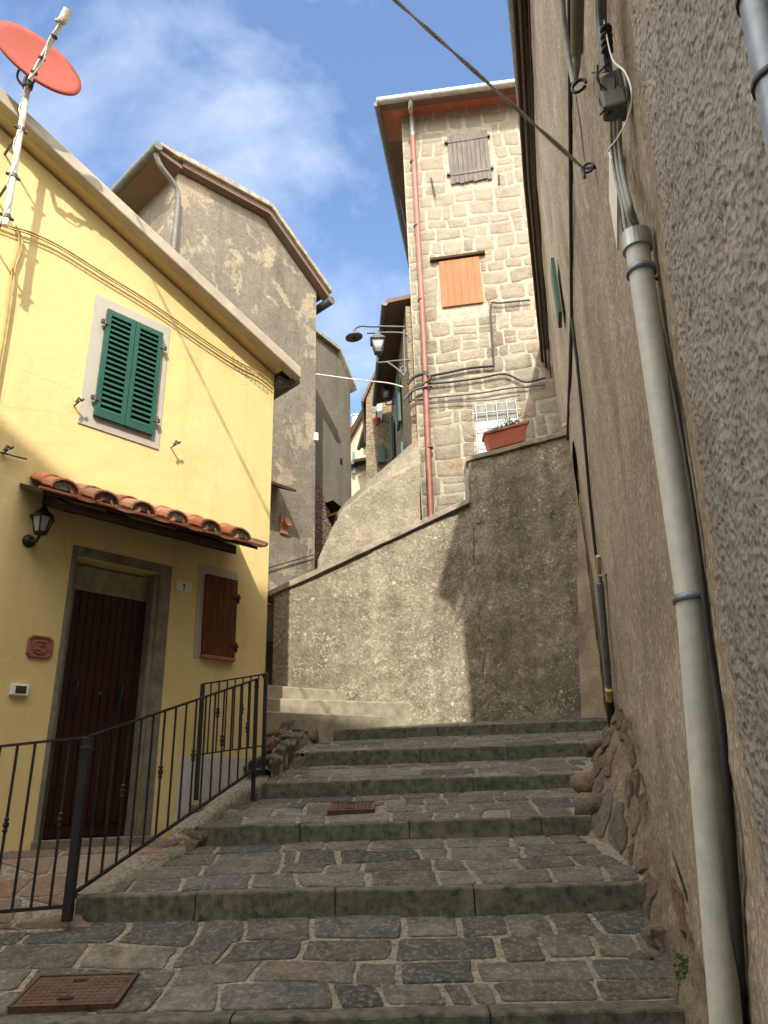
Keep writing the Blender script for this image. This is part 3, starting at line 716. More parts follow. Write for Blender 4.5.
fbox(bm, FY, AW0+.2, AW1-.22, AZ0-.10, AZ0-.035, AO-.10, AO-.05)
part('beam', bm, M['soffit_dark'], aw)
bm = NB(); tl = bm.loops.layers.float_color.new('tint')
def barrel(bm, s, dirn, w0, w1, up=True, th=.014, o0=0.0, o1=AO+.05, lift=0):
    col = (rnd.random(), rnd.random(), 0, 1); n = 8; L = []
    for o, w in ((o0, w0), (o1, w1)):
        z = AZ1-.0+(AZ0-AZ1)*(o/AO)+lift; outer = []; inner = []
        for k in range(n+1):
            a = math.pi*k/n; cz = math.sin(a)*(w*.75) * (1 if up else -.6)
            outer.append(FY.pt(s-math.cos(a)*w, z+cz, o)); inner.append(FY.pt(s-math.cos(a)*(w-th), z+cz-th*(1 if up else -1), o))
        L.append((outer, inner))
    vo = [[bm.verts.new(p) for p in l[0]] for l in L]; vi = [[bm.verts.new(p) for p in l[1]] for l in L]
    fs = []
    for k in range(n):
        fs.append(bm.faces.new([vo[0][k], vo[0][k+1], vo[1][k+1], vo[1][k]])); fs.append(bm.faces.new([vi[0][k], vi[1][k], vi[1][k+1], vi[0][k+1]]))
        fs.append(bm.faces.new([vo[1][k], vo[1][k+1], vi[1][k+1], vi[1][k]]))
    for f in fs:
        f.smooth = False
        for l in f.loops: l[tl] = col
for i in range(6): barrel(bm, AW0+.33+i*.335, 1, .13, .14, up=False, lift=.05, o1=AO+.03)
for i in range(6):
    s = AW0+.16+i*.335
    barrel(bm, s, 1, .10, .122, o0=.26, o1=AO+.03+rnd.uniform(-.02, .02), lift=.035+rnd.uniform(0, .015)); barrel(bm, s, 1, .09, .11, o0=0, o1=.34, lift=.06)
part('tiles', bm, M['tile'], aw)
for i in range(6):
    bm = NB(); s = AW0+.16+i*.335; o = AO-.005; z = AZ1+(AZ0-AZ1)*(o/AO)+.035; n = 10
    prism(bm, [FY.pt(s-math.cos(math.pi*k/n)*.105, z+math.sin(math.pi*k/n)*.075, o) for k in range(n+1)], FY.n*-.03)
    part('mortar', bm, M['bed'], aw)
bm = NB(); tl = bm.loops.layers.float_color.new('tint')
hexa(bm, [FY.pt(AW0-.04,AZ0-.012,AO), FY.pt(AW1+.04,AZ0-.012,AO), FY.pt(AW1+.04,AZ0-.012,AO+.03), FY.pt(AW0-.04,AZ0-.012,AO+.03), FY.pt(AW0-.04,AZ0+.008,AO), FY.pt(AW1+.04,AZ0+.008,AO), FY.pt(AW1+.04,AZ0+.008,AO+.03), FY.pt(AW0-.04,AZ0+.008,AO+.03)])
for l in [l for f in bm.faces for l in f.loops]: l[tl] = (.5, .3, 0, 1)
part('front_strip', bm, M['tile'], aw)
# right eave of awning: bits
# ---- wall lantern
s, z = FY.sz(41, 520, .2); s = s+.0
ln = thing('wall_lantern', FY.pt(s, z-.15, 0), 'small black wall lantern to the left of the dark double door', 'lantern')
def lantern(parent, c, sc, iron, glass, n=6):
    hw = .5*sc
    bm = NB(); lathe(bm, c, [(.16*sc, -.32*sc), (.27*sc, .1*sc), ], n); part('glass', bm, glass, parent)
    bm = NB()
    for k in range(n):
        a = 2*math.pi*k/n; ax_ = V((0,0,1)); u = ax_.orthogonal().normalized(); w = ax_.cross(u); dd = u*math.cos(a)+w*math.sin(a)
        tube(bm, [c+dd*.165*sc+V((0,0,-.32*sc)), c+dd*.28*sc+V((0,0,.1*sc))], .02*sc, 4)
    lathe(bm, c, [(.10*sc,-.38*sc),(.18*sc,-.36*sc),(.18*sc,-.31*sc),(.15*sc,-.31*sc)], n)
    part('frame', bm, iron, parent)
    bm = NB(); lathe(bm, c, [(.30*sc,.09*sc),(.36*sc,.09*sc),(.34*sc,.13*sc),(.16*sc,.30*sc),(.12*sc,.32*sc),(.12*sc,.38*sc),(.05*sc,.42*sc),(.03*sc,.52*sc),(.01*sc,.54*sc)], n)
    part('cap', bm, iron, parent)
c = FY.pt(s+.02, z+.0, .17); lantern(ln, c, .30, M['iron'], M['glass'])
bm = NB(); tube(bm, smoothline([FY.pt(s-.0, z-.13, .01), FY.pt(s, z-.15, .08), FY.pt(s+.01, z-.16, .14), c+V((0,0,-.11))]), .014, 8)
lathe(bm, FY.pt(s, z-.13, 0), [(.055,0),(.055,.01),(.03,.03),(.02,.05)], 14, FY.n); part('bracket', bm, M['iron'], ln)
# ---- plaque, bell, number
s, z = FY.sz(40, 647, 0.01)
bm = NB()
def octo(a, c_, o): return [FY.pt(s+x*1.12, z+y, o) for x, y in ((-a+c_,-a),(a-c_,-a),(a,-a+c_),(a,a-c_),(a-c_,a),(-a+c_,a),(-a,a-c_),(-a,-a+c_))]
L8 = [[bm.verts.new(p) for p in octo(*q)] for q in ((.09,.03,0),(.09,.03,.018),(.082,.028,.024),(.074,.026,.024),(.070,.025,.015))]
for ra, rb in zip(L8, L8[1:]):
    for k in range(8): bm.faces.new([ra[k], ra[(k+1) % 8], rb[(k+1) % 8], rb[k]])
bm.faces.new(L8[-1]); bm.faces.new(L8[0][::-1])
pq = solo('wall_plaque', bm, M['terracotta'], 'octagonal terracotta relief plaque left of the dark door', 'plaque', org=FY.pt(s, z, 0))
bm = NB()
def ring(cx, cz, r, a0, a1, t=.006):
    tube(bm, [FY.pt(s+cx+math.cos(R(a))*r, z+cz+math.sin(R(a))*r, .02) for a in range(a0, a1+1, 15)], t, 6)
ring(-.015, .01, .035, 40, 300); ring(.02, -.012, .028, -120, 160); ring(.0, .0, .055, 190, 330); ring(.02, .03, .016, 0, 300); ring(-.03, -.03, .014, 0, 330)
part('relief', bm, M['terracotta'], pq)
s, z = FY.sz(19, 690, 0.01)
bm = NB(); fbox(bm, FY, s-.068, s+.068, z-.045, z+.045, 0, .035); db = solo('doorbell', bm, M['white'], 'white plastic doorbell panel with a dark window below the terracotta plaque', 'doorbell', org=FY.pt(s, z, 0), bev=.008)
bm = NB(); fbox(bm, FY, s-.035, s+.045, z-.028, z+.028, .0345, .038); sc_ = part('screen', bm, M['screen'], db)
s, z = FY.sz(184, 586.5, 0.01)
bm = NB(); lathe(bm, FY.pt(s, z, 0), [(1, 0), (1, .0001)], 4, FY.n); bm.free(); bm = NB()
pp = []
W_, H_ = .085, .05
for (cx, cz, a0) in ((W_-.02, H_-.02, 0), (-W_+.02, H_-.02, 90), (-W_+.02, -H_+.02, 180), (W_-.02, -H_+.02, 270)):
    for k in (0, 45, 90): pp.append(FY.pt(s+cx+.02*math.cos(R(a0+k)), z+cz+.02*math.sin(R(a0+k)), .001))
prism(bm, pp, FY.n*.012)
hn = solo('house_number', bm, M['ivory'], 'ivory oval-cornered house number tile reading 1 beside the small brown shutter', 'house number', org=FY.pt(s, z, 0))
bm = NB(); fbox(bm, FY, s-.006, s+.006, z-.027, z+.028, .0135, .0155)
prism(bm, [FY.pt(s-.006, z+.028, .0135), FY.pt(s-.02, z+.014, .0135), FY.pt(s-.016, z+.009, .0135), FY.pt(s-.0061, z+.017, .0135)], FY.n*.002)
fbox(bm, FY, s-.014, s+.014, z-.031, z-.0272, .0135, .0155)
part('numeral', bm, M['screen'], hn)
# ---- painted cable on facade
yc = thing('facade_cable', FY.px(60, 245, .02), 'sagging yellow-painted cable across the yellow wall above the green shutters', 'cable')
bm = NB()
for dy, rr in ((0, .010), (2.5, .007)):
    pts = [FY.px(x, y+dy, .04+.003*dy) for x, y in ((-10,218), (10,226), (30,232), (60,246), (100,271), (150,302), (200,337), (235,360), (258,372), (272,383))]
    tube(bm, smoothline(pts, 4), rr, 6)
part('main_run', bm, M['cable_yellow'], yc)
bm = NB()
P0_ = FY.px(232, 357, .05); P1_ = FY.px(268, 384, .06)
tube(bm, [P0_.lerp(P1_, i/60)+FY.n*.022*math.cos(i*.9)+V((0,0,.02*math.sin(i*.9))) for i in range(61)], .004, 5)
part('coil', bm, M['cable_yellow'], yc)
bm = NB(); tube(bm, smoothline([FY.px(x, y, .035) for x, y in ((16,226),(22,240),(20,255),(15,268),(13,290),(8,325),(0,372),(-8,420))], 4), .012, 6)
tube(bm, smoothline([FY.px(x, y, .045) for x, y in ((18,228),(19,246),(14,262),(11,280),(6,320),(-4,380))], 4), .007, 6)
part('drop_run', bm, M['cable_yellow'], yc)
bm = NB(); tube(bm, [FY.px(0,452,.02), FY.px(14,456,.03), FY.px(27,459,.05)], .008, 6)
solo('wall_rod', bm, M['iron_grey'], 'short dark rod sticking from the yellow wall at far left above the awning', 'rod', org=FY.px(0,452,.02))
# ---- satellite dish
sd_ = thing('satellite_dish', FY.px(5, 225, .15), 'brick-red satellite dish on an off-white mast at the upper left', 'satellite dish')
MO = .38
m0, m1, m2 = FY.px(5, 226, MO), FY.px(17, 130, MO), FY.px(28, 84, MO)
bm = NB(); tube(bm, [m0, m2], .028, 12); part('mast', bm, M['off_white'], sd_)
for t in (.06, .33, .66):
    q = m0.lerp(m2, t); bm = NB(); tube(bm, [q-FY.n*(MO if t < .7 else .14), q], .012, 6); tube(bm, [q-FY.d*.06, q+FY.d*.06], .016, 6); lathe(bm, q-V((0,0,.02)), [(.034,0),(.034,.04)], 12); part('bracket', bm, M['iron_grey'], sd_)
Dd = m2.y-.02; dc = at(39, 58, Dd); vr = ray(38, 57).normalized()
im_u = (cU*.88+cR*.48); im_u = (im_u-vr*im_u.dot(vr)).normalized()
dn = (-vr*.42+im_u*.9075).normalized()
rad = 44/F_PX*dc.dot(cF)
bm = NB(); dep = .10*rad
lathe(bm, dc, [(.001, -dep), (rad*.3, -dep*.91), (rad*.6, -dep*.64), (rad*.85, -dep*.28), (rad, 0), (rad, -.02), (rad*.85, -dep*.28-.015), (rad*.6, -dep*.64-.015), (rad*.3, -dep*.91-.015), (.001, -dep-.015)], 56, dn)
part('reflector', bm, M['dish'], sd_)
lt = at(64, 18, Dd-.38); lb = at(30, 80, Dd-.16)
bm = NB(); bar(bm, lb, lt, .035, .035); tube(bm, smoothline([lb+V((.01,-.02,.0)), lb.lerp(lt,.3)+V((.04,-.02,-.03)), lb.lerp(lt,.6)+V((.0,-.03,0)), lt]), .007, 6); part('arm', bm, M['off_white'], sd_)
bm = NB(); u_ = (lt-lb).normalized(); tube(bm, [lt-u_*.04, lt+u_*.08], .04, 12); tube(bm, [lt-V((0,0,.04)), lt-V((.07,0,.03))], .018, 8); part('receiver', bm, M['off_white'], sd_)
for t in (.12, .35, .7):
    bm = NB(); lathe(bm, lb.lerp(lt, t), [(.03,-.012),(.034,0),(.03,.012)], 10, u_); part('tie', bm, M['cable'], sd_)
bm = NB(); tube(bm, smoothline([m2-V((0,0,.08)), m2+V((-.08,-.05,.02)), m2+V((-.03,-.09,.1)), m2+V((.08,-.03,.04)), m2-V((0,0,.05))]), .012, 6); lathe(bm, m2-V((0,0,.05)), [(.045,0),(.05,.05),(.045,.12)], 12)
tube(bm, [m2+V((0,0,.02)), dc-dn*(dep+.02)], .022, 8); tube(bm, [m2, lb], .02, 8); part('mount', bm, M['iron_grey'], sd_)
bm = NB(); pts = [m2+V((.03,-.02,0))]+[m0.lerp(m2, 1-i/14)+V((.03*math.sin(i*1.7), -.03, 0)) for i in range(15)]
tube(bm, smoothline(pts, 3), .005, 6); part('lead', bm, M['off_white'], sd_)

# ================================================================ STEPS
SX = [  # front edge: left point, right point, top z
    ((-3.4, 2.75), (1.05, 2.75), -1.17),
    ((-3.0, 3.95), (1.28, 3.85), -.835),
    ((-1.95, 5.03), (1.38, 4.72), -.42),
    ((-1.50, 6.03), (1.26, 5.82), -.07),
    ((-1.17, 7.0), (1.58, 6.88), .26),
    ((-.90, 8.0), (1.98, 7.88), .59),
    ((-.77, 9.0), (2.60, 8.78), .90)]
RIS = [.14, .14, .145, .13, .13, .145, .125]
def lerp(a, b, t): return a+(b-a)*t
seg2a = at(62, 915, 4.9); seg2b = at(253, 790, 6.72)
def leftX(y):            # left edge of the flight
    if y < 4.9: return -3.9
    if y < 6.72: return lerp(-1.93, -1.36, (y-4.9)/1.82)
    return lerp(-1.36, -1.0, (y-6.72)/1.5)
for i, (l, r, z) in enumerate(SX):
    if i < len(SX)-1:
        nl, nr, nz = SX[i+1]; zb = nz-RIS[i+1]
    else:
        nl, nr, nz = (-.9, 9.52), (2.7, 9.52), 0; zb = .99
    h = RIS[i]; nk = V((0, 1, 0))
    Xr0, Xr1 = wallX(r[1], 0)+.05, wallX(nr[1], 0)+.05
    KD = .13            # kerb depth
    def fr0(X): t = (X-l[0])/(r[0]-l[0]); return lerp(l[1], r[1], t)
    def fr1(X): t = (X-nl[0])/(nr[0]-nl[0]); return lerp(nl[1], nr[1], t)
    def fn(X, v, hh):
        y = lerp(fr0(X)+KD, fr1(X)+.02, v); z_ = lerp(z-.004, zb, v)+.012*fbm(V((X*.9, y*.9, i)), 2)*(1 if 0 < v < 1 else .4)
        return V((X, y, z_+hh))
    XL = -4.2 if i < 2 else min(l[0], leftX(l[1]))-.12; XR = max(Xr0, Xr1)
    bm = NB(); tl = bm.loops.layers.float_color.new('tint')
    if i == 2: XLb = -1.9
    dep_ = fr1(0)-fr0(0)-KD
    grid(bm, lambda u, v: fn(lerp(XL, XR, u), v, 0), 60, 24)
    # solid under
    nr_ = 4
    if i == len(SX)-1: nr_ = 2
    hs = [rnd.uniform(.65, 1.35) for _ in range(nr_)]; tot = sum(hs); rows = []; a = .0
    for q in hs: rows.append((a, a+q/tot)); a += q/tot
    rr = random.Random(20+i*5)
    # stones laid out in metres: v scaled by depth
    sc_v = dep_
    warp = lambda X, v: (X+.07*noise.noise(V((X*1.4, v*2.5, i+.5))), v+.10*noise.noise(V((X*1.1, v*2, i+9)))*(4*v*(1-v) if 0 < v < 1 else 0))
    def fs(X, m, hh):
        X2, v2 = warp(X, min(1, max(0, m/sc_v))); return fn(X2, min(.995, max(.0, v2)), hh)
    def ur(m):
        y = lerp(fr0(-1)+KD, fr1(-1), m/sc_v); 
        lx = -4.1 if i < 2 else max(l[0]-.25, leftX(y)+.02)
        if i >= 5: lx = l[0]-.15
        return lx, lerp(r[0], nr[0], m/sc_v)+(.05 if i > 1 else .12)
    stones(bm, fs, [(a*sc_v, b*sc_v) for a, b in rows], ur, .016, .009, rr, (.16, .56), 1, round_=.16, jit=.16, tl=tl)
    # body below the tread
    hexa(bm, [V((XL, fr0(XL)+KD*.5, z-1.0)), V((XR, fr0(XR)+KD*.5, z-1.0)), V((XR, fr1(XR)+.3, z-1.0)), V((XL, fr1(XL)+.3, z-1.0)),
              V((XL, fr0(XL)+KD*.5, z-.05)), V((XR, fr0(XR)+KD*.5, z-.05)), V((XR, fr1(XR)+.3, zb-.06)), V((XL, fr1(XL)+.3, zb-.06))])
    st = struct('stair_step', bm, [M['bed'], M['flag']])
    # kerb stones
    bm = NB(); X = l[0]; XE = r[0]+.17
    if i < 2: X = -4.1
    cuts = [X]
    while cuts[-1] < XE-.1:
        w = rnd.uniform(.75, 1.35); cuts.append(min(XE, cuts[-1]+w) if XE-(cuts[-1]+w) > .35 else XE)
    for a, b in zip(cuts, cuts[1:]):
        a += .004; b -= .004; dz = rnd.uniform(-.004, .006); dy = rnd.uniform(-.006, .006); n = max(4, int((b-a)/.06)); rings = []
        for q in range(n+1):
            Xq = lerp(a, b, q/n); y0 = fr0(Xq)+dy+.006*noise.noise(V((Xq*6, i, 0))); z_ = z+dz+.004*noise.noise(V((Xq*5, i, 4)))
            e = .012+.012*abs(noise.noise(V((Xq*11, i*3, 1))))
            prof = [(0, -h-.12), (.0, -h*.5), (0, -e), (e*.35, -e*.3), (e, 0), (KD*.6, .002), (KD+.02, 0), (KD+.03, -h-.12)]
            rings.append([bm.verts.new((Xq, y0+p+.004*noise.noise(V((Xq*9, zz*9+i, 2))), z_+zz)) for p, zz in prof])
        for r0, r1 in zip(rings, rings[1:]):
            for k in range(7): bm.faces.new([r0[k], r0[k+1], r1[k+1], r1[k]])
        bm.faces.new(rings[0]); bm.faces.new(rings[-1][::-1])
    part('kerb', bm, M['kerb'], st)
# winders at the top left
for (pa, pb, z, dz) in (((278,712,8.62),(398,715,9.46),1.08,.15), ((270,696,8.72),(407,703,9.5),1.25,.16), ((268,680,8.85),(345,690,9.5),1.42,.16)):
    a = at(*pa); b = at(*pb); dr_ = V((b.x-a.x, b.y-a.y, 0)).normalized(); b = b+dr_*.25; a = a-dr_*1.3; a.z = b.z = z
    back = V((-dr_.y, dr_.x, 0))*.35+V((-.1, 0, 0))
    bm = NB(); hexa(bm, [V((a.x,a.y,z-.4)), V((b.x,b.y,z-.4)), V((b.x,b.y,z-.4))+back*3, V((a.x,a.y,z-.4))+back*3, a, b, b+back*3, a+back*3])
    bmesh.ops.subdivide_edges(bm, edges=bm.edges[:], cuts=8, use_grid_fill=True)
    for v in bm.verts: v.co += V((1,1,.6))*.01*noise.noise(v.co*3)
    struct('winder_step', bm, plain('pale_step_stone', (.27, .24, .17), .9, var=.3, sc=8, bump=.6), smooth=False).modifiers.new('b', 'BEVEL').width = .01

# landing of brown flags in front of the door
bm = NB(); tl = bm.loops.layers.float_color.new('tint')
def landz(p):
    yy = min(max((p.y-4.9)/.95, 0), 1); return lerp(-.60, -.20, yy**.9)
def lf(u, m, h):           # u metres from left, m metres from front
    y = 4.92+m; return V((u, y, landz(V((u, y, 0)))+h))
def xmin(y): return FY.P0.x+FY.d.x*((y-FY.P0.y)/FY.d.y)-.05
grid(bm, lambda u, v: (lambda y: V((lerp(xmin(y)-.0, leftX(y)-.0, u), y, landz(V((0,y,0))))))(4.9+2.1*v), 12, 20)
flags(bm, lf, (-5.2, 0, -1.2, 1.9), (.32, .24), .022, .010, random.Random(5), lambda X, m: xmin(4.92+m)-.1 < X < leftX(4.92+m)-.04, tl=tl)
struct('landing', bm, [M['bed'], M['landing']])
# kerb under the railing, rising with the steps
bm = NB()
def kf(u, v):
    y = lerp(4.82, 7.35, u); x = leftX(y); zt = lerp(-.60, .22, min(1, max(0, (y-4.9)/1.82))) if y < 6.72 else lerp(.22, .36, (y-6.72)/.6)
    w = .095; prof = [(-w, -.6), (-w, -.02), (-w*.7, 0), (0, .008), (w*.7, 0), (w, -.03), (w*1.15, -.12), (w*1.3, -.6)]
    k = int(round(v*7)); p = V((x+prof[k][0], y, zt+prof[k][1]+.0)); n_ = fbm(p*5, 5)*.045
    return p+V((n_, 0, n_*.8-.02))
grid(bm, kf, 60, 7)
struct('landing_kerb', bm, M['bed'])
# rough stones at left ends of the steps
bm = NB(); tl = bm.loops.layers.float_color.new('tint')
def addrock(c, sz, seed, rot=0, rough=.3):
    n0 = len(bm.faces); vs, tn = rock(bm, c, sz, seed, rot, rough); bm.faces.ensure_lookup_table(); col = (rnd.random(), rnd.random(), 0, 1)
    for f in bm.faces[n0:]:
        f.smooth = True
        for l in f.loops: l[tl] = col
for (x, y, D, sx, sy, sz) in ((172,850,6.0,.19,.14,.10), (195,838,6.1,.13,.12,.08), (215,808,6.75,.2,.15,.09), (243,797,7.0,.14,.13,.09), (228,818,6.5,.16,.12,.07), (157,862,5.85,.12,.1,.06),
                              (290,770,8.1,.22,.14,.13), (308,735,8.95,.15,.12,.10), (288,748,8.5,.16,.15,.12), (276,730,8.75,.2,.14,.16), (270,765,7.7,.1,.15,.09), (300,722,9.2,.12,.1,.08)):
    addrock(at(x, y, D)-V((0, 0, sz*.15)), (sx, sy, sz), x*.13, rnd.uniform(-.4, .4))
struct('loose_rocks', bm, M['rock'])
# earth bank between house corner and upper steps
bm = NB()
def bf(u, v):
    y = lerp(7.3, 9.4, v); x0 = -1.5; x1 = lerp(-1.13, -.93, (y-7.3)/1.7); x = lerp(x0, x1, min(1, u/.93))
    z_ = lerp(.34, 1.0, ((y-7.3)/2.1)**.9)+.06*math.sin(u*3)-(.35 if u > .95 else 0)
    return V((x, y, z_+.05*fbm(V((x*3.3, y*3.3, 0)), 5)))
grid(bm, bf, 30, 50); tl = bm.loops.layers.float_color.new('tint')
flags(bm, lambda a, m, h: bf(min(1, a/.82), min(1, m/2.3))+V((h*.4, -h*.3, h)), (.0, .0, .8, 2.3), (.28, .2), .05, .045, random.Random(4), tl=tl, flat=.6, sm=False)
struct('earth_bank', bm, [M['foot_mortar'], M['foot_stone']])
# weeds
bm = NB()
def tuft(c, n, h, spread):
    for _ in range(n):
        a = rnd.uniform(0, 6.28); b = V(c)+V((rnd.gauss(0, spread), rnd.gauss(0, spread), 0)); t = b+V((math.cos(a), math.sin(a), 0))*h*rnd.uniform(.2, .7)+V((0,0,h*rnd.uniform(.5, 1)))
        w = V((-math.sin(a), math.cos(a), 0))*.004; v = [bm.verts.new(q) for q in (b-w, b+w, b.lerp(t, .6)+w*.8+V((0,0,.01)), t, b.lerp(t, .6)-w*.8+V((0,0,.01)))]; bm.faces.new(v)
for (x, y, D, n) in ((288,757,8.0,60), (297,770,7.9,35), (275,778,7.4,40), (295,748,8.6,40), (238,800,6.9,20), (283,770,7.9,50)): tuft(at(x, y, D)-V((0,0,.03)), n, .10, .07)
for (ii, X_) in ((2, -1.2), (2, .3), (3, -.6), (3, .9), (4, -.9), (4, 1.2), (5, -.3), (5, 1.6), (1, -.8), (1, .9), (2, 1.25), (4, .2)):
    l_, r_2, z_ = SX[ii]; y_ = lerp(l_[1], r_2[1], (X_-l_[0])/(r_2[0]-l_[0])); tuft((X_, y_-.015, z_-RIS[ii]+.0), 9, .035, .018)
struct('weeds', bm, M['dry'], kind='stuff', label='dry grass tufts growing between the steps and the house corner')
bm = NB()
c = at(686, 985, 3.98)
for _ in range(70):
    p = c+V((rnd.gauss(0,.012), rnd.gauss(0,.03), rnd.uniform(-.04,.12))); a = rnd.uniform(0, 6.28); r_ = .012
    vs = [bm.verts.new(p+V((math.cos(a+q)*r_*k, -.3*r_*math.sin(a+q), math.sin(a+q)*r_*k))) for q, k in ((0,1),(1.4,.6),(3.1,1),(4.7,.6))]; bm.faces.new(vs)
solo('wall_weed', bm, M['foliage'], 'tiny green weed growing in the joint beside the foot of the duct', 'plant', org=c)

# rubble plinth along the foot of the right wall
bm = NB()
ends = [(2.0, 1.0, -1.3), (3.9, 1.22, -.86), (4.72, 1.40, -.45), (5.4, 1.38, -.30), (5.82, 1.30, -.1), (6.5, 1.44, .1), (6.9, 1.60, .24), (7.9, 2.0, .56), (8.8, 2.5, .88), (9.3, 2.62, .95)]
def interp(y):
    for a, b in zip(ends, ends[1:]):
        if y <= b[0]: t = max(0, (y-a[0])/(b[0]-a[0])); return lerp(a[1], b[1], t), lerp(a[2], b[2], t)
    return ends[-1][1:]
def pf(u, v):
    y = lerp(2.0, 9.0, u); xe, zt = interp(y); xe -= .06; gap = max(.05, wallX(y, zt)-xe+.0)
    hgt = .28+.45*math.exp(-((y-6.2)/1.3)**2)+.12*noise.noise(V((y*1.3, 0, 0)))
    if y > 8: hgt *= max(.1, 1-(y-8)/1.2)
    prof = v; k = prof**.8
    x = xe+(gap+.03)*(1-(1-k)**1.7); z = zt-.2+(hgt+.2)*math.sin(prof*math.pi/2)**1.1
    cell = noise.cell(V((y*3.3+z*1.1, z*4.2, 1)))
    d = .035*fbm(V((x*4, y*4, z*5)), 6)+.0*(min(.45, noise.voronoi(V((x*2, y*3.4, z*5.2)))[0][1]-noise.voronoi(V((x*2, y*3.4, z*5.2)))[0][0]))**.6
    sk = math.sin(math.pi*min(1, v*1.02))**.5 if 0 < v < 1 else 0
    return V((x-d*sk, y, z+d*.5*sk))
grid(bm, pf, 260, 40); tl = bm.loops.layers.float_color.new('tint')
def pst(a, m, h):
    u, v = min(1, max(0, (a-2)/7)), min(.98, max(.06, m/.85)); p = pf(u, v); q1 = pf(u, min(1, v+.03)); q2 = pf(min(1, u+.01), v)
    n = (q1-p).cross(q2-p).normalized()
    if n.x > 0: n = -n
    return p+n*h
flags(bm, pst, (2.2, .05, 8.6, .72), (.24, .17), .035, .02, random.Random(11), lambda a, m: noise.noise(V((a*1.7, m*3, 3))) > .04-(.2 if m < .35 else 0), tl=tl, flat=.6, sm=False)
struct('rubble_plinth', bm, [M['foot_mortar'], M['foot_stone']], label='rough brown rubble footing of the right wall')
bm = NB(); tl = bm.loops.layers.float_color.new('tint')
for k in range(3):
    y = rnd.uniform(4.3, 8.7); xe, zt = interp(y); a = rnd.random()
    addrock(V((lerp(xe+.05, wallX(y, zt)-.05, a), y, zt-.01+.32*a*math.exp(-((y-6.2)/1.6)**2))), (rnd.uniform(.07,.15), rnd.uniform(.1,.18), rnd.uniform(.05,.1)), k*1.7, rnd.uniform(0, 3), .35)
for (x, y, D, sx) in ((668,935,4.45,.14),(690,930,4.3,.10),(640,960,4.4,.12),(600,745,8.1,.12),(622,752,7.9,.13),(612,738,8.5,.10)):
    addrock(at(x, y, D), (sx, sx*.8, sx*.45), x*.3, rnd.uniform(0, 3), .4)
struct('footing_rocks', bm, M['rock'])

# manhole covers
def manhole(p, w, d, label, slope=.2, rot=0):
    c = V(p); bm = NB(); n_u, n_v = V((math.cos(rot), math.sin(rot), 0)), V((-math.sin(rot)*1, math.cos(rot), slope))
    up = n_u.cross(n_v).normalized()
    def q(a, b, h): return c+n_u*a+n_v*b+up*h
    def bx(a0, a1, b0, b1, h0, h1): hexa(bm, [q(a0,b0,h0), q(a1,b0,h0), q(a1,b1,h0), q(a0,b1,h0), q(a0,b0,h1), q(a1,b0,h1), q(a1,b1,h1), q(a0,b1,h1)])
    bx(-w/2, w/2, -d/2, d/2, -.03, .008)
    nx, ny = int(w/.035), int(d/.035)
    for i in range(nx):
        for j in range(ny):
            a = -w/2+.02+(w-.04)*(i+.5)/nx; b = -d/2+.02+(d-.04)*(j+.5)/ny; bx(a-.010, a+.010, b-.010, b+.010, .008, .0105)
    for s in (-1, 1):
        bx(-w/2, w/2, s*d/2-.008, s*d/2+.008, -.03, .0145); bx(s*w/2-.008, s*w/2+.008, -d/2, d/2, -.03, .0145)
    o = solo('manhole_cover', bm, M['rust'], label, 'manhole cover', 'rusty covers set in the paving', org=c)
    for b in (-d*.3, d*.3):
        bm = NB()
        hexa(bm, [q(-.05,b-.012,.0122), q(.02,b-.012,.0122), q(.02,b+.012,.0122), q(-.05,b+.012,.0122), q(-.05,b-.012,.014), q(.02,b-.012,.014), q(.02,b+.012,.014), q(-.05,b+.012,.014)])
        part('lift_slot', bm, M['dark'], o)
def tread_hit(x, y, i):   # where the sight line meets tread i
    (l, r, z) = SX[i]; nl, nr, nz = SX[i+1]; zb = nz-RIS[i+1]
    D = l[1]
    for _ in range(400):
        D += .004; p = at(x, y, D); t = (p.y-lerp(l[1], r[1], .4)-.13)/(lerp(nl[1], nr[1], .4)-lerp(l[1], r[1], .4)-.13)
        if p.z <= lerp(z, zb, t) if D > 0 and p.z < 0 and False else abs(p.z-lerp(z, zb, t)) < .003: return p
    return at(x, y, l[1]+.4)
manhole(tread_hit(76, 992, 1)+V((0,0,.002)), .50, .30, 'larger rusty rectangular manhole cover at the lower left of the steps', .235)
manhole(tread_hit(352, 809, 3)+V((0,0,.012)), .36, .34, 'small rusty cover in the middle of the fourth tread', .18)

# ================================================================ RAILINGS
def knot(bm, p): lathe(bm, p, [(.007,-.045),(.016,-.038),(.016,-.026),(.009,-.02),(.019,-.008),(.019,.008),(.009,.02),(.016,.026),(.016,.038),(.007,.045)], 10)
def railing(root, pts_top, pts_bot, posts, nbal, every, o0=0):
    for a, b in zip(pts_top, pts_top[1:]):
        bm = NB(); bar(bm, a, b, .035, .012); part('top_rail', bm, M['iron'], root)
    for a, b in zip(pts_bot, pts_bot[1:]):
        bm = NB(); bar(bm, a, b, .03, .012); part('bottom_rail', bm, M['iron'], root)
    for (a, b, w) in posts:
        bm = NB(); bar(bm, a, b, w); hexa(bm, [b+V((x*w*.75, y*w*.75, z)) for z in (0, .012) for x, y in ((-1,-1),(1,-1),(1,1),(-1,1))]); part('post', bm, M['iron'], root, bev=.003)
    for sg, (t0_, t1_, b0_, b1_) in enumerate(zip(pts_top, pts_top[1:], pts_bot, pts_bot[1:])):
        n = nbal[sg]
        for i in range(1, n+1):
            f = i/(n+1); a, b = b0_.lerp(b1_, f), t0_.lerp(t1_, f); bm = NB(); bar(bm, a, b, .013)
            if (i+o0[sg]) % every == 0: knot(bm, a.lerp(b, .5))
            part('baluster', bm, M['iron'], root)
A0, A1 = at(68, 910, 4.9), at(84, 737, 4.9); A1.x = A0.x
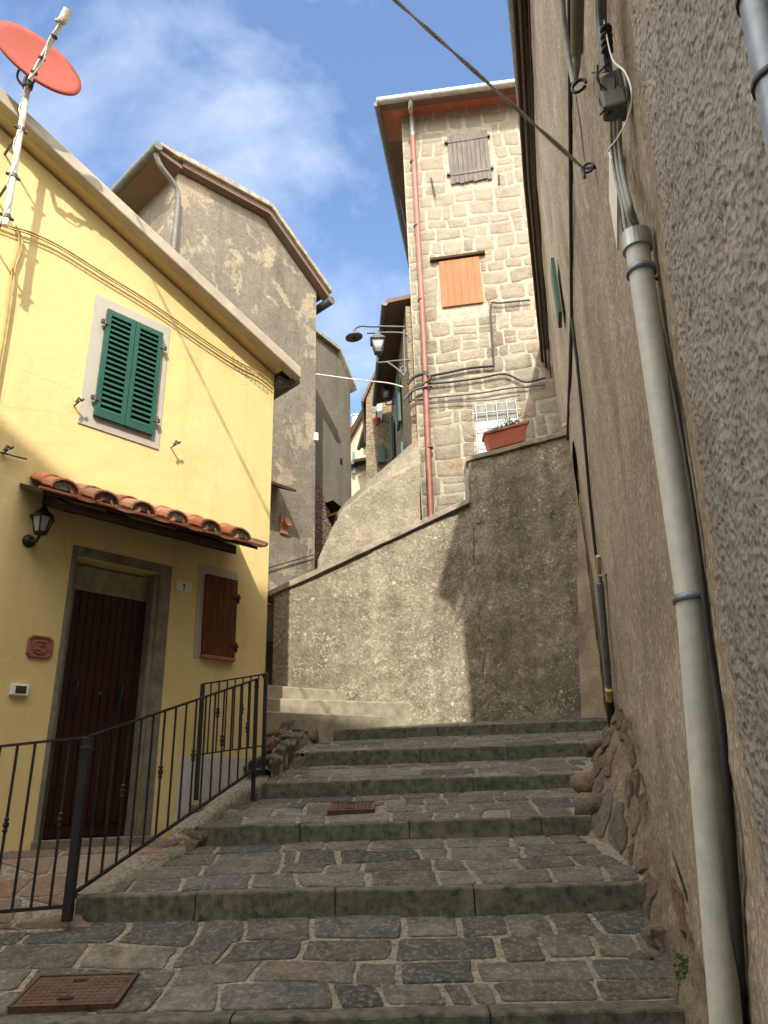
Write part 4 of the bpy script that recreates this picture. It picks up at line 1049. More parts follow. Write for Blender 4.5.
A1 = V((A0.x, A0.y, at(84, 737, 4.9).z))
Bt = at(257, 679, 6.72); Bb = at(253, 782, 6.72); Bb.x = Bt.x
Lt, Lb = at(-70, 754, 4.92), at(-70, 921, 4.92); Lb.x = Lt.x
Ab = V((A0.x, A0.y, at(64, 898, 4.9).z-.02)); Bbb = V((Bt.x, Bt.y, at(253, 758, 6.72).z))
Ab = at(72, 896, 4.9); Ab.x = A0.x
rl = thing('iron_railing', V((A0.x, A0.y, A0.z)), 'black iron railing with knotted balusters climbing from the lower left in front of the door', 'railing')
LbR = V((Lt.x, Lt.y, at(0, 921, 4.9).z+.02)); AbL = V((A0.x, A0.y, at(62, 912, 4.9).z+.03))
for a, b in ((Lt, A1), (A1, Bt)):
    bm = NB(); bar(bm, a, b, .035, .013); part('top_rail', bm, M['iron'], rl)
bm = NB(); bar(bm, LbR, AbL, .03, .02); part('bottom_rail', bm, M['iron'], rl)
Bb2 = V((Bt.x, Bt.y, at(253, 770, 6.72).z))
bm = NB(); bar(bm, Ab, Bb2, .03, .013); part('bottom_rail', bm, M['iron'], rl)
for a, b, w in ((A0-V((0,0,.06)), A1-V((0,0,.004)), .052), (Bb-V((0,0,.15)), Bt-V((0,0,.004)), .034)):
    bm = NB(); bar(bm, a, b, w); q = b-V((0,0,.075)); hexa(bm, [q+V((x*w*.62, y*w*.62, z)) for z in (0, .02) for x, y in ((-1,-1),(1,-1),(1,1),(-1,1))]); part('post', bm, M['iron'], rl, bev=.003)
for (t0_, t1_, b0_, b1_, n, off) in ((Lt, A1, LbR, AbL, 8, 1), (A1, Bt, Ab, Bb2, 15, 0)):
    for i in range(1, n+1):
        f = i/(n+1); a, b = b0_.lerp(b1_, f), t0_.lerp(t1_, f); bm = NB(); bar(bm, a, b, .013)
        if (i+off) % 3 == 0: knot(bm, a.lerp(b, .5))
        part('baluster', bm, M['iron'], rl)
# second railing, behind, along the house wall
Cs, Ct = FY.sz(203, 684, .22); Cb = FY.sz(198, 757, .22)[1]
Es, Et = FY.sz(266, 674, .30); Eb = FY.sz(262, 752, .30)[1]
r2_ = thing('side_railing', FY.pt(Es, Eb, .3), 'short black iron railing close to the yellow wall behind the longer one', 'railing')
c0, c1, e0, e1 = FY.pt(Cs, Cb, .22), FY.pt(Cs, Ct, .22), FY.pt(Es, Eb, .3), FY.pt(Es, Et, .3)
bm = NB(); bar(bm, c1, e1, .03, .012); part('top_rail', bm, M['iron'], r2_)
bm = NB(); bar(bm, c0+V((0,0,.02)), e0.lerp(e1, .08), .025, .012); part('bottom_rail', bm, M['iron'], r2_)
for a, b in ((c0-V((0,0,.35)), c1), (e0-V((0,0,.2)), e1)):
    bm = NB(); bar(bm, a, b, .036); part('post', bm, M['iron'], r2_, bev=.003)
bm = NB(); tube(bm, [e1+V((.0,0,.0))+V((math.cos(a)*.022, -.01, math.sin(a)*.022-.02)) for a in [i*.5 for i in range(12)]], .009, 6); part('scroll', bm, M['iron'], r2_)
for i in range(1, 8):
    f = i/8; a, b = (c0+V((0,0,.02))).lerp(e0.lerp(e1, .08), f), c1.lerp(e1, f); bm = NB(); bar(bm, a, b, .012)
    if i % 3 == 2: knot(bm, a.lerp(b, .55))
    part('baluster', bm, M['iron'], r2_)

# ================================================================ RETAINING WALL
FR = Frame(at(468, 500, 9.5), 90)
rw = thing('retaining_wall', FR.pt(0, 0), 'high lichen-spotted retaining wall with a stepped top, half in sun behind the top step', 'wall')
def topz(s):
    if s <= .02: return 3.94+(s)*.455
    return 4.58+(s-.02)*.255
bm = NB()
def rf(u, v):
    s = lerp(-3.6, 3.0, u); z = lerp(.4, 1, v); zt = topz(s); zz = lerp(.3, zt-.05, v)
    o = .028*fbm(V((s*1.2, zz*1.2, 0)), 4)+.012*fbm(V((s*7, zz*7, 2)), 3)
    if s > .02 and s < .06: pass
    return FR.pt(s, zz, .0+o)
# left and right halves
def half(s0, s1, n):
    grid(bm, lambda u, v: (lambda s: FR.pt(s, lerp(.3, topz(s)-.04, v), .03*fbm(V((s*1.2, lerp(.3, topz(s), v)*1.2, 0)), 4)+.012*fbm(V((s*7, lerp(.3, topz(s), v)*7, 2)), 3)))(lerp(s0, s1, u)), n, 110)
half(-2.66, .0175, 90); half(.0175, 1.95, 60)
prism(bm, [FR.pt(-2.655, .3, -.02), FR.pt(.0, .3, -.08), FR.pt(.0, topz(0)-.03, -.08), FR.pt(-2.655, topz(-2.655)-.03, -.02)], FR.n*-.3)
prism(bm, [FR.pt(.022, .3, -.05), FR.pt(1.95, .3, -.05), FR.pt(1.95, topz(1.95)-.03, -.05), FR.pt(.022, topz(.03)-.03, -.05)], FR.n*-.4)
part('wall', bm, M['retain'], rw)
bm = NB()
prism(bm, [FR.pt(-2.72, topz(-2.72)-.03, .05), FR.pt(.012, topz(.012)-.03, .05), FR.pt(.012, topz(.012)+.05, .05), FR.pt(-2.72, topz(-2.72)+.05, .05)], FR.n*-.42)
prism(bm, [FR.pt(.016, topz(.03)-.03, .05), FR.pt(1.75, topz(1.75)-.03, .05), FR.pt(1.75, topz(1.75)+.04, .05), FR.pt(.016, topz(.03)+.04, .05)], FR.n*-.42)
bmesh.ops.subdivide_edges(bm, edges=[e for e in bm.edges if e.calc_length() > 1], cuts=40)
for v in bm.verts: v.co += V((0, .6, 1))*.012*noise.noise(v.co*3.2)
part('coping', bm, M['coping'], rw, bev=.008)
# flower box on the wall
P = FR.px(506, 436, -.05); s, _ = FR.sz(506, 436, -.0); zb_ = topz(s)+.045
fb = thing('flower_box', FR.pt(s, zb_, -.08), 'red-brown plastic flower box on top of the high retaining wall', 'flower box')
bm = NB(); L_, t_ = .31, .1
tilt = .255
def fbp(a, z, o): return FR.pt(s+a, zb_+z+a*tilt, -.0+o-.06)
def ftub(bm, l0, l1, w0, w1, z0_, z1_): hexa(bm, [fbp(-l0,z0_,-w0), fbp(l0,z0_,-w0), fbp(l0,z0_,w0), fbp(-l0,z0_,w0), fbp(-l1,z1_,-w1), fbp(l1,z1_,-w1), fbp(l1,z1_,w1), fbp(-l1,z1_,w1)])
ftub(bm, .26, .31, .08, .11, .02, .27); part('tub', bm, M['pot'], fb, bev=.01)
bm = NB(); ftub(bm, .33, .33, .125, .125, .265, .31); part('rim', bm, M['pot'], fb, bev=.008)
bm = NB(); ftub(bm, .30, .30, .095, .095, .3105, .314); part('soil', bm, M['earth'], fb)
bm = NB(); c = fbp(.02, .2, 0)
for _ in range(420):
    a0 = rnd.gauss(0, .10); p = fbp(.05+a0, .32+abs(rnd.gauss(0, .05))*(1.2-abs(a0)*3 if abs(a0) < .3 else .2), rnd.gauss(0, .04)); d1 = V((rnd.gauss(0,1), rnd.gauss(0,1), rnd.gauss(0,1))).normalized(); d2 = d1.orthogonal().normalized(); r_ = rnd.uniform(.018, .034)
    bm.faces.new([bm.verts.new(q) for q in (p-d1*r_, p+d2*r_*.5, p+d1*r_, p-d2*r_*.5)])
for k in range(9):
    a0 = rnd.uniform(-.28, -.05); b = fbp(a0, .3, .11); tube(bm, [b, b+V((rnd.uniform(-.03,.03), -.03, .03)), b+V((rnd.uniform(-.05,.05), -.05, -.05))], .004, 4)
solo('green_plant', bm, M['foliage'], 'low green leafy plant growing in the red-brown flower box', 'plant', org=c)
P = FR.sz(566, 411, -.1); bm = NB(); lathe(bm, FR.pt(P[0], topz(P[0])+.03, -.12), [(.05,0),(.075,.13),(.085,.13),(.085,.16),(.065,.16),(.06,.13)], 14)
solo('clay_pot', bm, plain('pale_clay', (.5, .27, .15), .8), 'small clay pot on the wall top at the right of the flower box', 'pot', org=FR.pt(P[0], topz(P[0])+.03, -.12))
# walkway behind wall
bm = NB(); hexa(bm, [V((-3,9.9,2.0)), V((3.2,9.9,3.9)), V((3.6,13.2,4.2)), V((-3,13.2,2.6)), V((-3,9.9,2.2)), V((3.2,9.9,4.4)), V((3.6,13.2,4.6)), V((-3,13.2,2.9))]); struct('upper_lane', bm, M['bed'])

# ================================================================ TOWER HOUSE
FT = Frame(at(418, 440, 13), 99)
tw = thing('stone_tower_house', FT.pt(1.5, 3), 'tall sunlit stone house with grey and orange shutters at the top of the steps', 'house')
bm = NB(); tl = bm.loops.layers.float_color.new('tint'); TZ1 = 15.75
prism(bm, [FT.pt(0, 3, 0), FT.pt(3.4, 3, 0), FT.pt(3.4, 3, -5), FT.pt(0, 3, -5)], (0, 0, TZ1-3))
rows = []; z = 3.4; rt = random.Random(3)
while z < TZ1-.1: h = rt.uniform(.24, .44); rows.append((z, min(z+h, TZ1))); z += h
keep = [(1.06-.1, 1.98+.1, 13.1-.08, 14.6+.05), (.60, 1.56, 9.75, 11.1), (1.12, 2.0, 6.0, 7.45)]
def tfn(u, v, h):
    wv = .09*noise.noise(V((u*1.1, v*1.1, 0))); uu = u if u < .06 or u > 3.3 else u+.05*noise.noise(V((u, v*1.5, 5))); return FT.pt(min(3.4, max(0, uu)), v+wv, h)
class Sub: pass
def tower_rows(z0_, z1_):
    segs = [(0, 3.38)]
    for (a, b, c_, d_) in keep:
        if z1_ > c_ and z0_ < d_:
            ns = []
            for p_, q_ in segs:
                if a > p_ and b < q_: ns += [(p_, a), (b, q_)]
                else: ns.append((p_, q_))
            segs = ns
    return segs
for v0, v1 in rows:
    for sg in tower_rows(v0, v1):
        up = v0 > 11.3
        stones(bm, tfn, [(v0, v1)], lambda m, sg=sg: sg, .026, .0035 if v0 < 11.3 else .002, rt, (.2, .62), 1, round_=.2, jit=.22, tl=tl)
part('wall', bm, [M['mortar'], M['tower_stone']], tw)
# grey shutter window
bm = NB()
for i in range(9): fbox(bm, FT, 1.06+.103*i, 1.06+.103*(i+1)-.008, 13.12+.02*math.sin(i*2.1), 14.58+.02*math.sin(i), .03, .06)
for z in (13.35, 14.35): fbox(bm, FT, 1.06, 1.98, z, z+.07, .0605, .075)
gs = part('shutter', bm, M['grey_wood'], tw, label='weathered grey plank shutter')
for z in (13.4, 14.38):
    for s in (1.03, 2.0):
        bm = NB(); fbox(bm, FT, s-.05, s+.04, z, z+.06, .02, .08); part('hinge', bm, M['iron'], gs)
bm = NB()
for i in range(6): fbox(bm, FT, .66+.145*i, .66+.145*(i+1)-.004, 9.80, 11.0, .02, .05)
part('shutter', bm, M['orange_wood'], tw, label='bright orange wooden shutter')
bm = NB(); fbox(bm, FT, .47, 1.66, 11.03, 11.09, .01, .10); part('lintel', bm, M['soffit_dark'], tw)
bm = NB()
for x0, y0, x1, y1 in ((431, 178, 435, 196), (499, 175, 499, 184)): bm = NB(); tube(bm, [FT.px(x0,y0,.05), FT.px(x1,y1,.07)], .02, 6); part('iron_bar', bm, M['iron'], tw)
# grille window
bm = NB(); fbox(bm, FT, 1.14, 1.98, 5.7, 7.38, .03, .035); wn_ = part('window', bm, M['pane'], tw)
bm = NB(); fbox(bm, FT, 1.14, 1.98, 7.0, 7.37, .0355, .04); part('blind', bm, plain('grey_blind', (.22, .21, .19), .8), wn_)
bm = NB()
for s in (1.18, 1.38, 1.58, 1.78, 1.96): tube(bm, [FT.pt(s, 5.7, .10), FT.pt(s, 7.38, .10)], .014, 6)
for z in (6.1, 6.45, 6.8, 7.15): tube(bm, [FT.pt(1.1, z, .10), FT.pt(2.05, z, .10)], .012, 6)
part('grille', bm, M['zinc'], wn_)
# roof with front gutter and left verge
G0, G1 = FT.sz(378, 102, .62), FT.sz(512, 84, .62)
kz = (G1[1]-G0[1])/(G1[0]-G0[0])
gz = lambda s: G0[1]+kz*(s-G0[0])
sL, sR = G0[0], 3.6
bm = NB()
hexa(bm, [FT.pt(sL+.04, gz(sL)+.02, .58), FT.pt(sR, gz(sR)+.02, .58), FT.pt(sR, gz(sR)+.25, -.2), FT.pt(sL+.04, gz(sL)+.25, -.2), FT.pt(sL+.04, gz(sL)+.06, .58), FT.pt(sR, gz(sR)+.06, .58), FT.pt(sR, gz(sR)+.30, -.2), FT.pt(sL+.04, gz(sL)+.30, -.2)])
hexa(bm, [FT.pt(sL+.04, gz(sL)+.25, -.2), FT.pt(sR, gz(sR)+.25, -.2), FT.pt(sR, gz(sR)+.25, -5.6), FT.pt(sL+.04, gz(sL)+.25, -5.6), FT.pt(sL+.04, gz(sL)+.30, -.2), FT.pt(sR, gz(sR)+.30, -.2), FT.pt(sR, gz(sR)+.30, -5.6), FT.pt(sL+.04, gz(sL)+.30, -5.6)])
part('soffit', bm, M['soffit'], tw)
bm = NB(); hexa(bm, [FT.pt(sL, gz(sL)+.07, .6), FT.pt(sR, gz(sR)+.07, .6), FT.pt(sR, gz(sR)+.9, -5.6), FT.pt(sL, gz(sL)+.9, -5.6), FT.pt(sL, gz(sL)+.12, .6), FT.pt(sR, gz(sR)+.12, .6), FT.pt(sR, gz(sR)+.95, -5.6), FT.pt(sL, gz(sL)+.95, -5.6)])
part('roof', bm, M['terracotta'], tw)
bm = NB(); tube(bm, [FT.pt(sL-.02, gz(sL), .64), FT.pt(sR, gz(sR), .64)], .085, 12)
for s in (.3, 1.2, 2.1): lathe(bm, FT.pt(s, gz(s), .64), [(.088,-.02),(.094,-.02),(.094,.02),(.088,.02)], 12, FT.d)
part('gutter', bm, M['zinc'], tw)
bm = NB(); tube(bm, [FT.pt(sL-.03, gz(sL)-.02, .6), FT.pt(sL-.03, gz(sL)-.02+.2, -5.6)], .08, 12); part('gutter', bm, M['zinc_dark'], tw)
bm = NB(); px0 = FT.sz(414, 103, .5); ptop = FT.pt(.30, gz(.3)-.05, .6)
tube(bm, [ptop, FT.pt(.28, gz(.28)-.25, .55), FT.pt(.27, 15.4, .14), FT.pt(.26, 14.7, .12)], .05, 10); dpt = part('downpipe', bm, M['zinc'], tw)
bm = NB(); tube(bm, [FT.pt(.26, 14.7, .12), FT.pt(.24, 9, .12), FT.pt(.18, 5.0, .12)], .062, 12); part('lower_pipe', bm, M['copper'], dpt)
for z in (13.9, 12, 10, 8.2, 6.5):
    bm = NB(); lathe(bm, FT.pt(.23, z, .12), [(.063,-.02),(.07,-.02),(.07,.02),(.063,.02)], 12); part('pipe_clamp', bm, M['iron_grey'], dpt)
# cables on the tower
tc = thing('wall_cables', FT.px(470, 375, .05), 'loose dark cables crossing the stone wall below the orange shutter', 'cables')
def tline(pts, r, mat, nm, off=.08):
    bm = NB(); tube(bm, smoothline([FT.px(x, y, off) for x, y in pts], 4), r, 6); part(nm, bm, mat, tc)
tline([(424,377),(445,373),(470,368),(494,366)], .028, M['cable'], 'upper_cable')
tline([(494,366),(492,335),(491,305),(500,303),(530,300)], .02, M['cable'], 'loop_cable')
tline([(424,384),(450,382),(480,378),(505,374),(525,382),(545,378)], .022, M['cable'], 'middle_cable')
tline([(412,400),(440,397),(480,393),(510,388),(545,385)], .018, M['iron_grey'], 'lower_cable')
tline([(424,404),(450,402),(490,400),(520,395)], .012, M['iron_grey'], 'thin_cable')
tline([(408,384),(414,377),(424,374),(430,378),(424,384),(412,390),(410,402)], .035, M['cable'], 'knot_cable', .16)
tline([(404,400),(411,392),(420,388),(432,386)], .025, M['iron_grey'], 'bundle', .2)

# ================================================================ GREY HOUSE behind the yellow one
FG = Frame(at(316, 330, 13), 42)
gh = thing('grey_gabled_house', FG.pt(-1.7, 3), 'weathered grey-brown gabled house rising behind the yellow house', 'house')
gtop = [(-3.5, 11.18), (-1.45, 11.45), (0, 10.42)]
bm = NB(); prism(bm, [FG.pt(0, 2), FG.pt(-3.5, 2)]+[FG.pt(*q) for q in gtop], FG.n*-6)
part('wall', bm, M['grey_stucco'], gh)
bm = NB(); ex = .24
for (a, b) in (((-3.62, 11.33-.02), (-1.45, 11.63)), ((-1.45, 11.63), (.25, 10.42))):
    prism(bm, [FG.pt(a[0], a[1]-.02, ex), FG.pt(b[0], b[1]-.02, ex), FG.pt(b[0], b[1]+.10, ex), FG.pt(a[0], a[1]+.10, ex)], FG.n*-6.4)
rfg = part('roof', bm, M['coping'], gh, bev=.02)
bm = NB()
for (a, b) in (((-3.5, 11.2), (-1.45, 11.48)), ((-1.45, 11.48), (.22, 10.3))):
    prism(bm, [FG.pt(a[0], a[1]+.0, ex-.07), FG.pt(b[0], b[1], ex-.07), FG.pt(b[0], b[1]+.13, ex-.07), FG.pt(a[0], a[1]+.11, ex-.07)], FG.n*-.2)
part('verge_board', bm, M['soffit'], gh)
bm = NB(); hexa(bm, [FG.pt(-3.5,11.15,.15), FG.pt(-4.0,11.18,.15), FG.pt(-4.0,11.18,-6), FG.pt(-3.5,11.15,-6), FG.pt(-3.5,11.24,.15), FG.pt(-4.0,11.26,.15), FG.pt(-4.0,11.26,-6), FG.pt(-3.5,11.24,-6)]); part('soffit', bm, M['soffit'], gh)
bm = NB(); hexa(bm, [FG.pt(-3.5,11.3,ex-.02), FG.pt(-4.0,11.3,ex-.02), FG.pt(-4.0,11.3,-6), FG.pt(-3.5,11.3,-6), FG.pt(-3.5,11.4,ex-.02), FG.pt(-4.0,11.36,ex-.02), FG.pt(-4.0,11.36,-6), FG.pt(-3.5,11.4,-6)]); part('roof_edge', bm, M['coping'], gh)
bm = NB(); tube(bm, [FG.pt(-4.05,11.24,.22), FG.pt(-4.05,11.24,-6)], .09, 12); part('gutter', bm, M['zinc_dark'], gh)
bm = NB(); tube(bm, smoothline([FG.pt(-4.02,11.15,.1), FG.pt(-3.9,10.95,.1), FG.pt(-3.62,10.75,.1), FG.pt(-3.5,10.55,.09), FG.pt(-3.48,10,.09), FG.pt(-3.48,7,.09)]), .048, 10); part('downpipe', bm, M['zinc_dark'], gh)
bm = NB(); tube(bm, [FG.pt(.28,10.25,.2), FG.pt(.28,10.25,-6)], .09, 10); part('gutter', bm, M['zinc_dark'], gh)
# little tile awning, vent, cable
bm = NB(); s, z = FG.sz(278, 487, .3)
hexa(bm, [FG.pt(s-.9,z-.05+.2,0), FG.pt(s+.25,z-.05+.2,0), FG.pt(s+.25,z-.09,.5), FG.pt(s-.9,z-.09,.5), FG.pt(s-.9,z+.2,0), FG.pt(s+.25,z+.2,0), FG.pt(s+.25,z-.04,.5), FG.pt(s-.9,z-.04,.5)])
part('canopy', bm, M['soffit_dark'], gh)
s, z = FG.sz(284, 525, .02); bm = NB(); fbox(bm, FG, s-.09, s+.09, z-.17, z+.17, .0, .04); tube(bm, [FG.pt(s+.02,z+.02,.04), FG.pt(s+.02,z+.04,.12)], .08, 10); 
solo('wall_vent', bm, M['terracotta'], 'small terracotta ornament on the grey wall above the retaining wall end', 'ornament', org=FG.pt(s, z, 0))
bm = NB(); tube(bm, smoothline([FG.px(x, y, .05) for x, y in ((262,570),(285,563),(313,555))]), .011, 6); 
solo('grey_wall_cable', bm, M['cable'], 'thin dark cable low on the grey wall above the coping', 'cable', org=FG.px(285, 563, .05))
# orange tiles peeking at the house corner
bm = NB(); c = at(273, 597, 9.9); hexa(bm, [c+V((a*.3, b*.2, h*.03+a*.02)) for h in (-1, 1) for a, b in ((-1,-1),(.25,-1),(.25,1),(-1,1))]); tl = bm.loops.layers.float_color.new('tint')
solo('roof_tile', bm, M['terracotta'], 'orange clay tile peeking out between the yellow house corner and the retaining wall', 'tile', org=c)

# ---- plain house between
FH = Frame(at(316, 345, 15), 40)
ph = thing('plain_grey_house', FH.pt(.5, 3), 'narrow plain grey house between the gabled house and the lane', 'house')
tA, tB, tC = FH.sz(316, 340), FH.sz(337, 352), FH.sz(350, 384)
bm = NB(); prism(bm, [FH.pt(-1.5, 2), FH.pt(tC[0], 2), FH.pt(tC[0], tC[1]), FH.pt(tB[0], tB[1]), FH.pt(tA[0]-.6, tA[1]+.2), FH.pt(-1.5, tA[1]+.3)], FH.n*-3)
part('wall', bm, M['far_stucco'], ph)
bm = NB()
for a, b in (((tA[0]-.6, tA[1]+.2), tB), (tB, (tC[0]+.12, tC[1]-.18))):
    prism(bm, [FH.pt(a[0], a[1], .12), FH.pt(b[0], b[1], .12), FH.pt(b[0], b[1]+.09, .12), FH.pt(a[0], a[1]+.09, .12)], FH.n*-3.2)
part('roof', bm, M['coping'], ph)
bm = NB(); s, z = FH.sz(341, 461, .01); fbox(bm, FH, s-.03, s+.03, z-.06, z+.06, .0, .03); part('vent', bm, M['dark'], ph)
s0_, z0_ = FH.sz(316, 480); s1_, z1_ = FH.sz(344, 520)
bm = NB(); prism(bm, [FH.px(315, 600, .02), FH.px(315, 478, .02), FH.px(333, 512, .02), FH.px(334, 535, .02), FH.px(318, 580, .02)], FH.n*-.05); part('brick_patch', bm, M['brick_patch'], ph)
bm = NB(); a = FH.px(333, 500, .3); b = FH.px(344, 509, .3); prism(bm, [a, b, FH.px(336, 514, .3), FH.px(334, 512, .1)], FH.n*-.25); part('canopy', bm, M['soffit_dark'], ph)
bm = NB(); tube(bm, [FH.px(335, 512, .1), FH.px(335, 536, .1)], .035, 8); part('downpipe', bm, M['zinc'], ph)
bm = NB(); p = FG.px(316, 437, .03); lathe(bm, p, [(.05,-.08),(.05,.08)], 8); solo('wall_sensor', bm, M['white'], 'small white box on the right edge of the gabled grey house', 'box', org=p)

# ---- lane side walls behind the retaining wall
bm = NB()
def lw(u, v):
    tx = [318, 332, 345, 370, 395, 420]; ty = [560, 528, 508, 487, 474, 462]; q = u*5; i = min(4, int(q)); f = q-i
    x = lerp(tx[i], tx[i+1], f); y = lerp(lerp(ty[i], ty[i+1], f), 600, 1-v); p = at(x, y, 12.6); p.y += .05*fbm(p*1.5, 3); return p
grid(bm, lw, 50, 40)
vs = grid(bm, lambda u, v: lw(u, 1)+V((0, v*.35, v*.03)), 50, 2)
for v_ in vs[0][:0]: pass
bmr = NB(); tl = bmr.loops.layers.float_color.new('tint')
_k = 0
while _k < 46:
    u = _k/46; p = lw(u, 1); n0 = len(bmr.faces); rock(bmr, p+V((rnd.uniform(-.03,.03), .08, rnd.uniform(-.02,.03))), (rnd.uniform(.05,.10), .10, rnd.uniform(.015,.035)), _k*1.3, 0, .4); col = (rnd.random(), rnd.random(), 0, 1)
    bmr.faces.ensure_lookup_table()
    for f in bmr.faces[n0:]:
        for l in f.loops: l[tl] = col
    _k += 1
lwall = thing('lane_wall', at(370, 580, 12.6), 'low sunlit sandy wall with rounded top left of the tower house', 'wall')
part('wall', bm, M['lane_wall'], lwall); bmr.free()
bm = NB()
def lw2(u, v):
    a = at(lerp(338, 420, u), lerp(512, 436, u**.9), lerp(14.6, 13.1, u)); b = at(lerp(338, 420, u), lerp(545, 475, u), 12.72); p = b.lerp(a, v); return p+V((0,0,.04*fbm(p, 3)))
grid(bm, lw2, 30, 10)
pw = thing('parapet', at(380, 500, 14), 'sloping sunlit parapet of the upper lane running away behind the sandy wall', 'wall')
part('wall', bm, M['lane_wall'], pw)

# ---- far row of houses along the lane, left of the tower
def far_house(name, label, x0, D0, x1, D1, zt, mat, roofmat, ov=.5, rise=0, zb=2):
    a = at(x0, 420, D0); b = at(x1, 420, D1); a.z = b.z = 0; d = (b-a).normalized(); n = V((-d.y, d.x, 0))   # n towards the lane (left)
    t = thing(name, a+V((0,0,zb)), label, 'house')
    bm = NB(); prism(bm, [a+V((0,0,zb)), b+V((0,0,zb)), b-n*3+V((0,0,zb)), a-n*3+V((0,0,zb))], (0,0,zt-zb)); part('wall', bm, mat, t)
    bm = NB(); q = V((0,0,zt)); hexa(bm, [a+n*ov+q-d*.1, b+n*ov+q, b-n*3.2+q+V((0,0,1)), a-n*3.2+q+V((0,0,1))-d*.1]+[p+V((0,0,.1)) for p in (a+n*ov+q-d*.1, b+n*ov+q, b-n*3.2+q+V((0,0,1)), a-n*3.2+q+V((0,0,1))-d*.1)]); part('roof', bm, roofmat, t)
    bm = NB(); tube(bm, [a+n*(ov+.04)+q-d*.1, b+n*(ov+.04)+q], .07, 8); part('gutter', bm, M['zinc_dark'], t)
    return t, a, b, d, n
def fwin(t, a, d, n, s, z, w, h, mat, name='shutter'):
    bm = NB(); p = a+d*s+n*.04+V((0,0,z)); hexa(bm, [p, p+d*w, p+d*w+n*.06, p+n*.06]+[q+V((0,0,h)) for q in (p, p+d*w, p+d*w+n*.06, p+n*.06)]); part(name, bm, mat, t)
tA_, a, b, d, n = far_house('stone_house', 'stone house with a deep dark eave directly left of the tower house', 411, 13.3, 392, 17.5, 10.2, M['far_masonry'], M['soffit'], .42, zb=5)
for s, z in ((1.2, 6.2), (2.6, 6.4)): fwin(tA_, a, d, n, s, z, .5, 1.3, M['green'])
fwin(tA_, a, d, n, 1.5, 8.2, .5, 1.2, M['green_dark'])
fwin(tA_, a, d, n, 3.4, 8.2, .5, 1.2, M['green_dark'])
tB_, a, b, d, n = far_house('far_stone_house', 'rubble stone house farther along the lane, with a blue-green shutter and a red flower pot', 390, 18, 370, 21.5, 10.9, M['far_masonry'], M['soffit'], .35, zb=4)
bm = NB(); pa = at(369, 395, 17.9); pts = [at(366, 560, 17.8), at(366, 395, 17.8), at(380, 370, 17.8), at(392, 370, 17.8), at(392, 560, 17.8)]; prism(bm, pts, (0, 2, 0)); part('gable', bm, M['far_masonry'], tB_)
bm = NB(); prism(bm, [at(363,402,17.7), at(376,372,17.7), at(377,366,17.7), at(361,400,17.7)], (0, 2.5, 0)); part('verge', bm, M['soffit'], tB_)
def fbx(t, x0, y0, x1, y1, D, mat, name, th=.06):
    bm = NB(); prism(bm, [at(x0,y0,D), at(x1,y0,D), at(x1,y1,D), at(x0,y1,D)], (0, th, 0)); part(name, bm, mat, t)
fbx(tB_, 377, 402, 382, 420, 17.7, M['pane'], 'window'); fbx(tB_, 375.5, 401, 377, 421, 17.68, M['green'], 'shutter'); fbx(tB_, 378, 444, 385, 462, 17.7, M['green'], 'shutter'); 
bm = NB(); lathe(bm, at(377, 425, 17.5), [(.05,0),(.08,.12),(.12,.18),(.06,.22)], 10); solo('flower_pot', bm, plain('red_flowers', (.35, .06, .05), .8), 'red flower pot hanging under the far stone house window', 'pot', org=at(377, 425, 17.5))
tC_, a, b, d, n = far_house('cream_house', 'cream house far down the lane with a dark sloping eave and green shutters', 367, 22, 347, 27, 10.6, M['cream'], M['soffit_dark'], .5, zb=3)
bm = NB(); prism(bm, [at(349,560,22.2), at(349,437,22.2), at(369,402,22.2), at(369,560,22.2)], (0, 3, 0)); part('gable', bm, M['cream'], tC_)
bm = NB(); prism(bm, [at(347,443,22), at(369,404,22), at(369,396,22), at(347,435,22)], (0, 3.4, 0)); part('verge', bm, M['soffit_dark'], tC_)
fbx(tC_, 363, 423, 368, 448, 22.0, M['green'], 'shutter'); fbx(tC_, 352, 452, 355, 473, 22.0, M['green'], 'shutter'); fbx(tC_, 366, 466, 369, 480, 22.0, M['dark'], 'window')
ch = thing('chimney_house', at(352, 440, 29), 'distant pale house with a small white chimney at the end of the lane', 'house')
bm = NB(); prism(bm, [at(345,520,29), at(362,520,29), at(362,428,29), at(352,428,29), at(345,432,29)], (0, 3, 0)); part('wall', bm, M['cream'], ch)
bm = NB(); prism(bm, [at(344,433,28.9), at(351,427,28.9), at(362,428,28.9), at(351,424,28.9)], (0, 3, 0)); part('roof', bm, M['terracotta'], ch)
bm = NB(); p = at(356, 428, 29); tube(bm, [p, p+V((0,0,.55))], .16, 8); tube(bm, [p+V((0,0,.58)), p+V((0,0,.62))], .22, 8); part('chimney', bm, M['white'], ch)

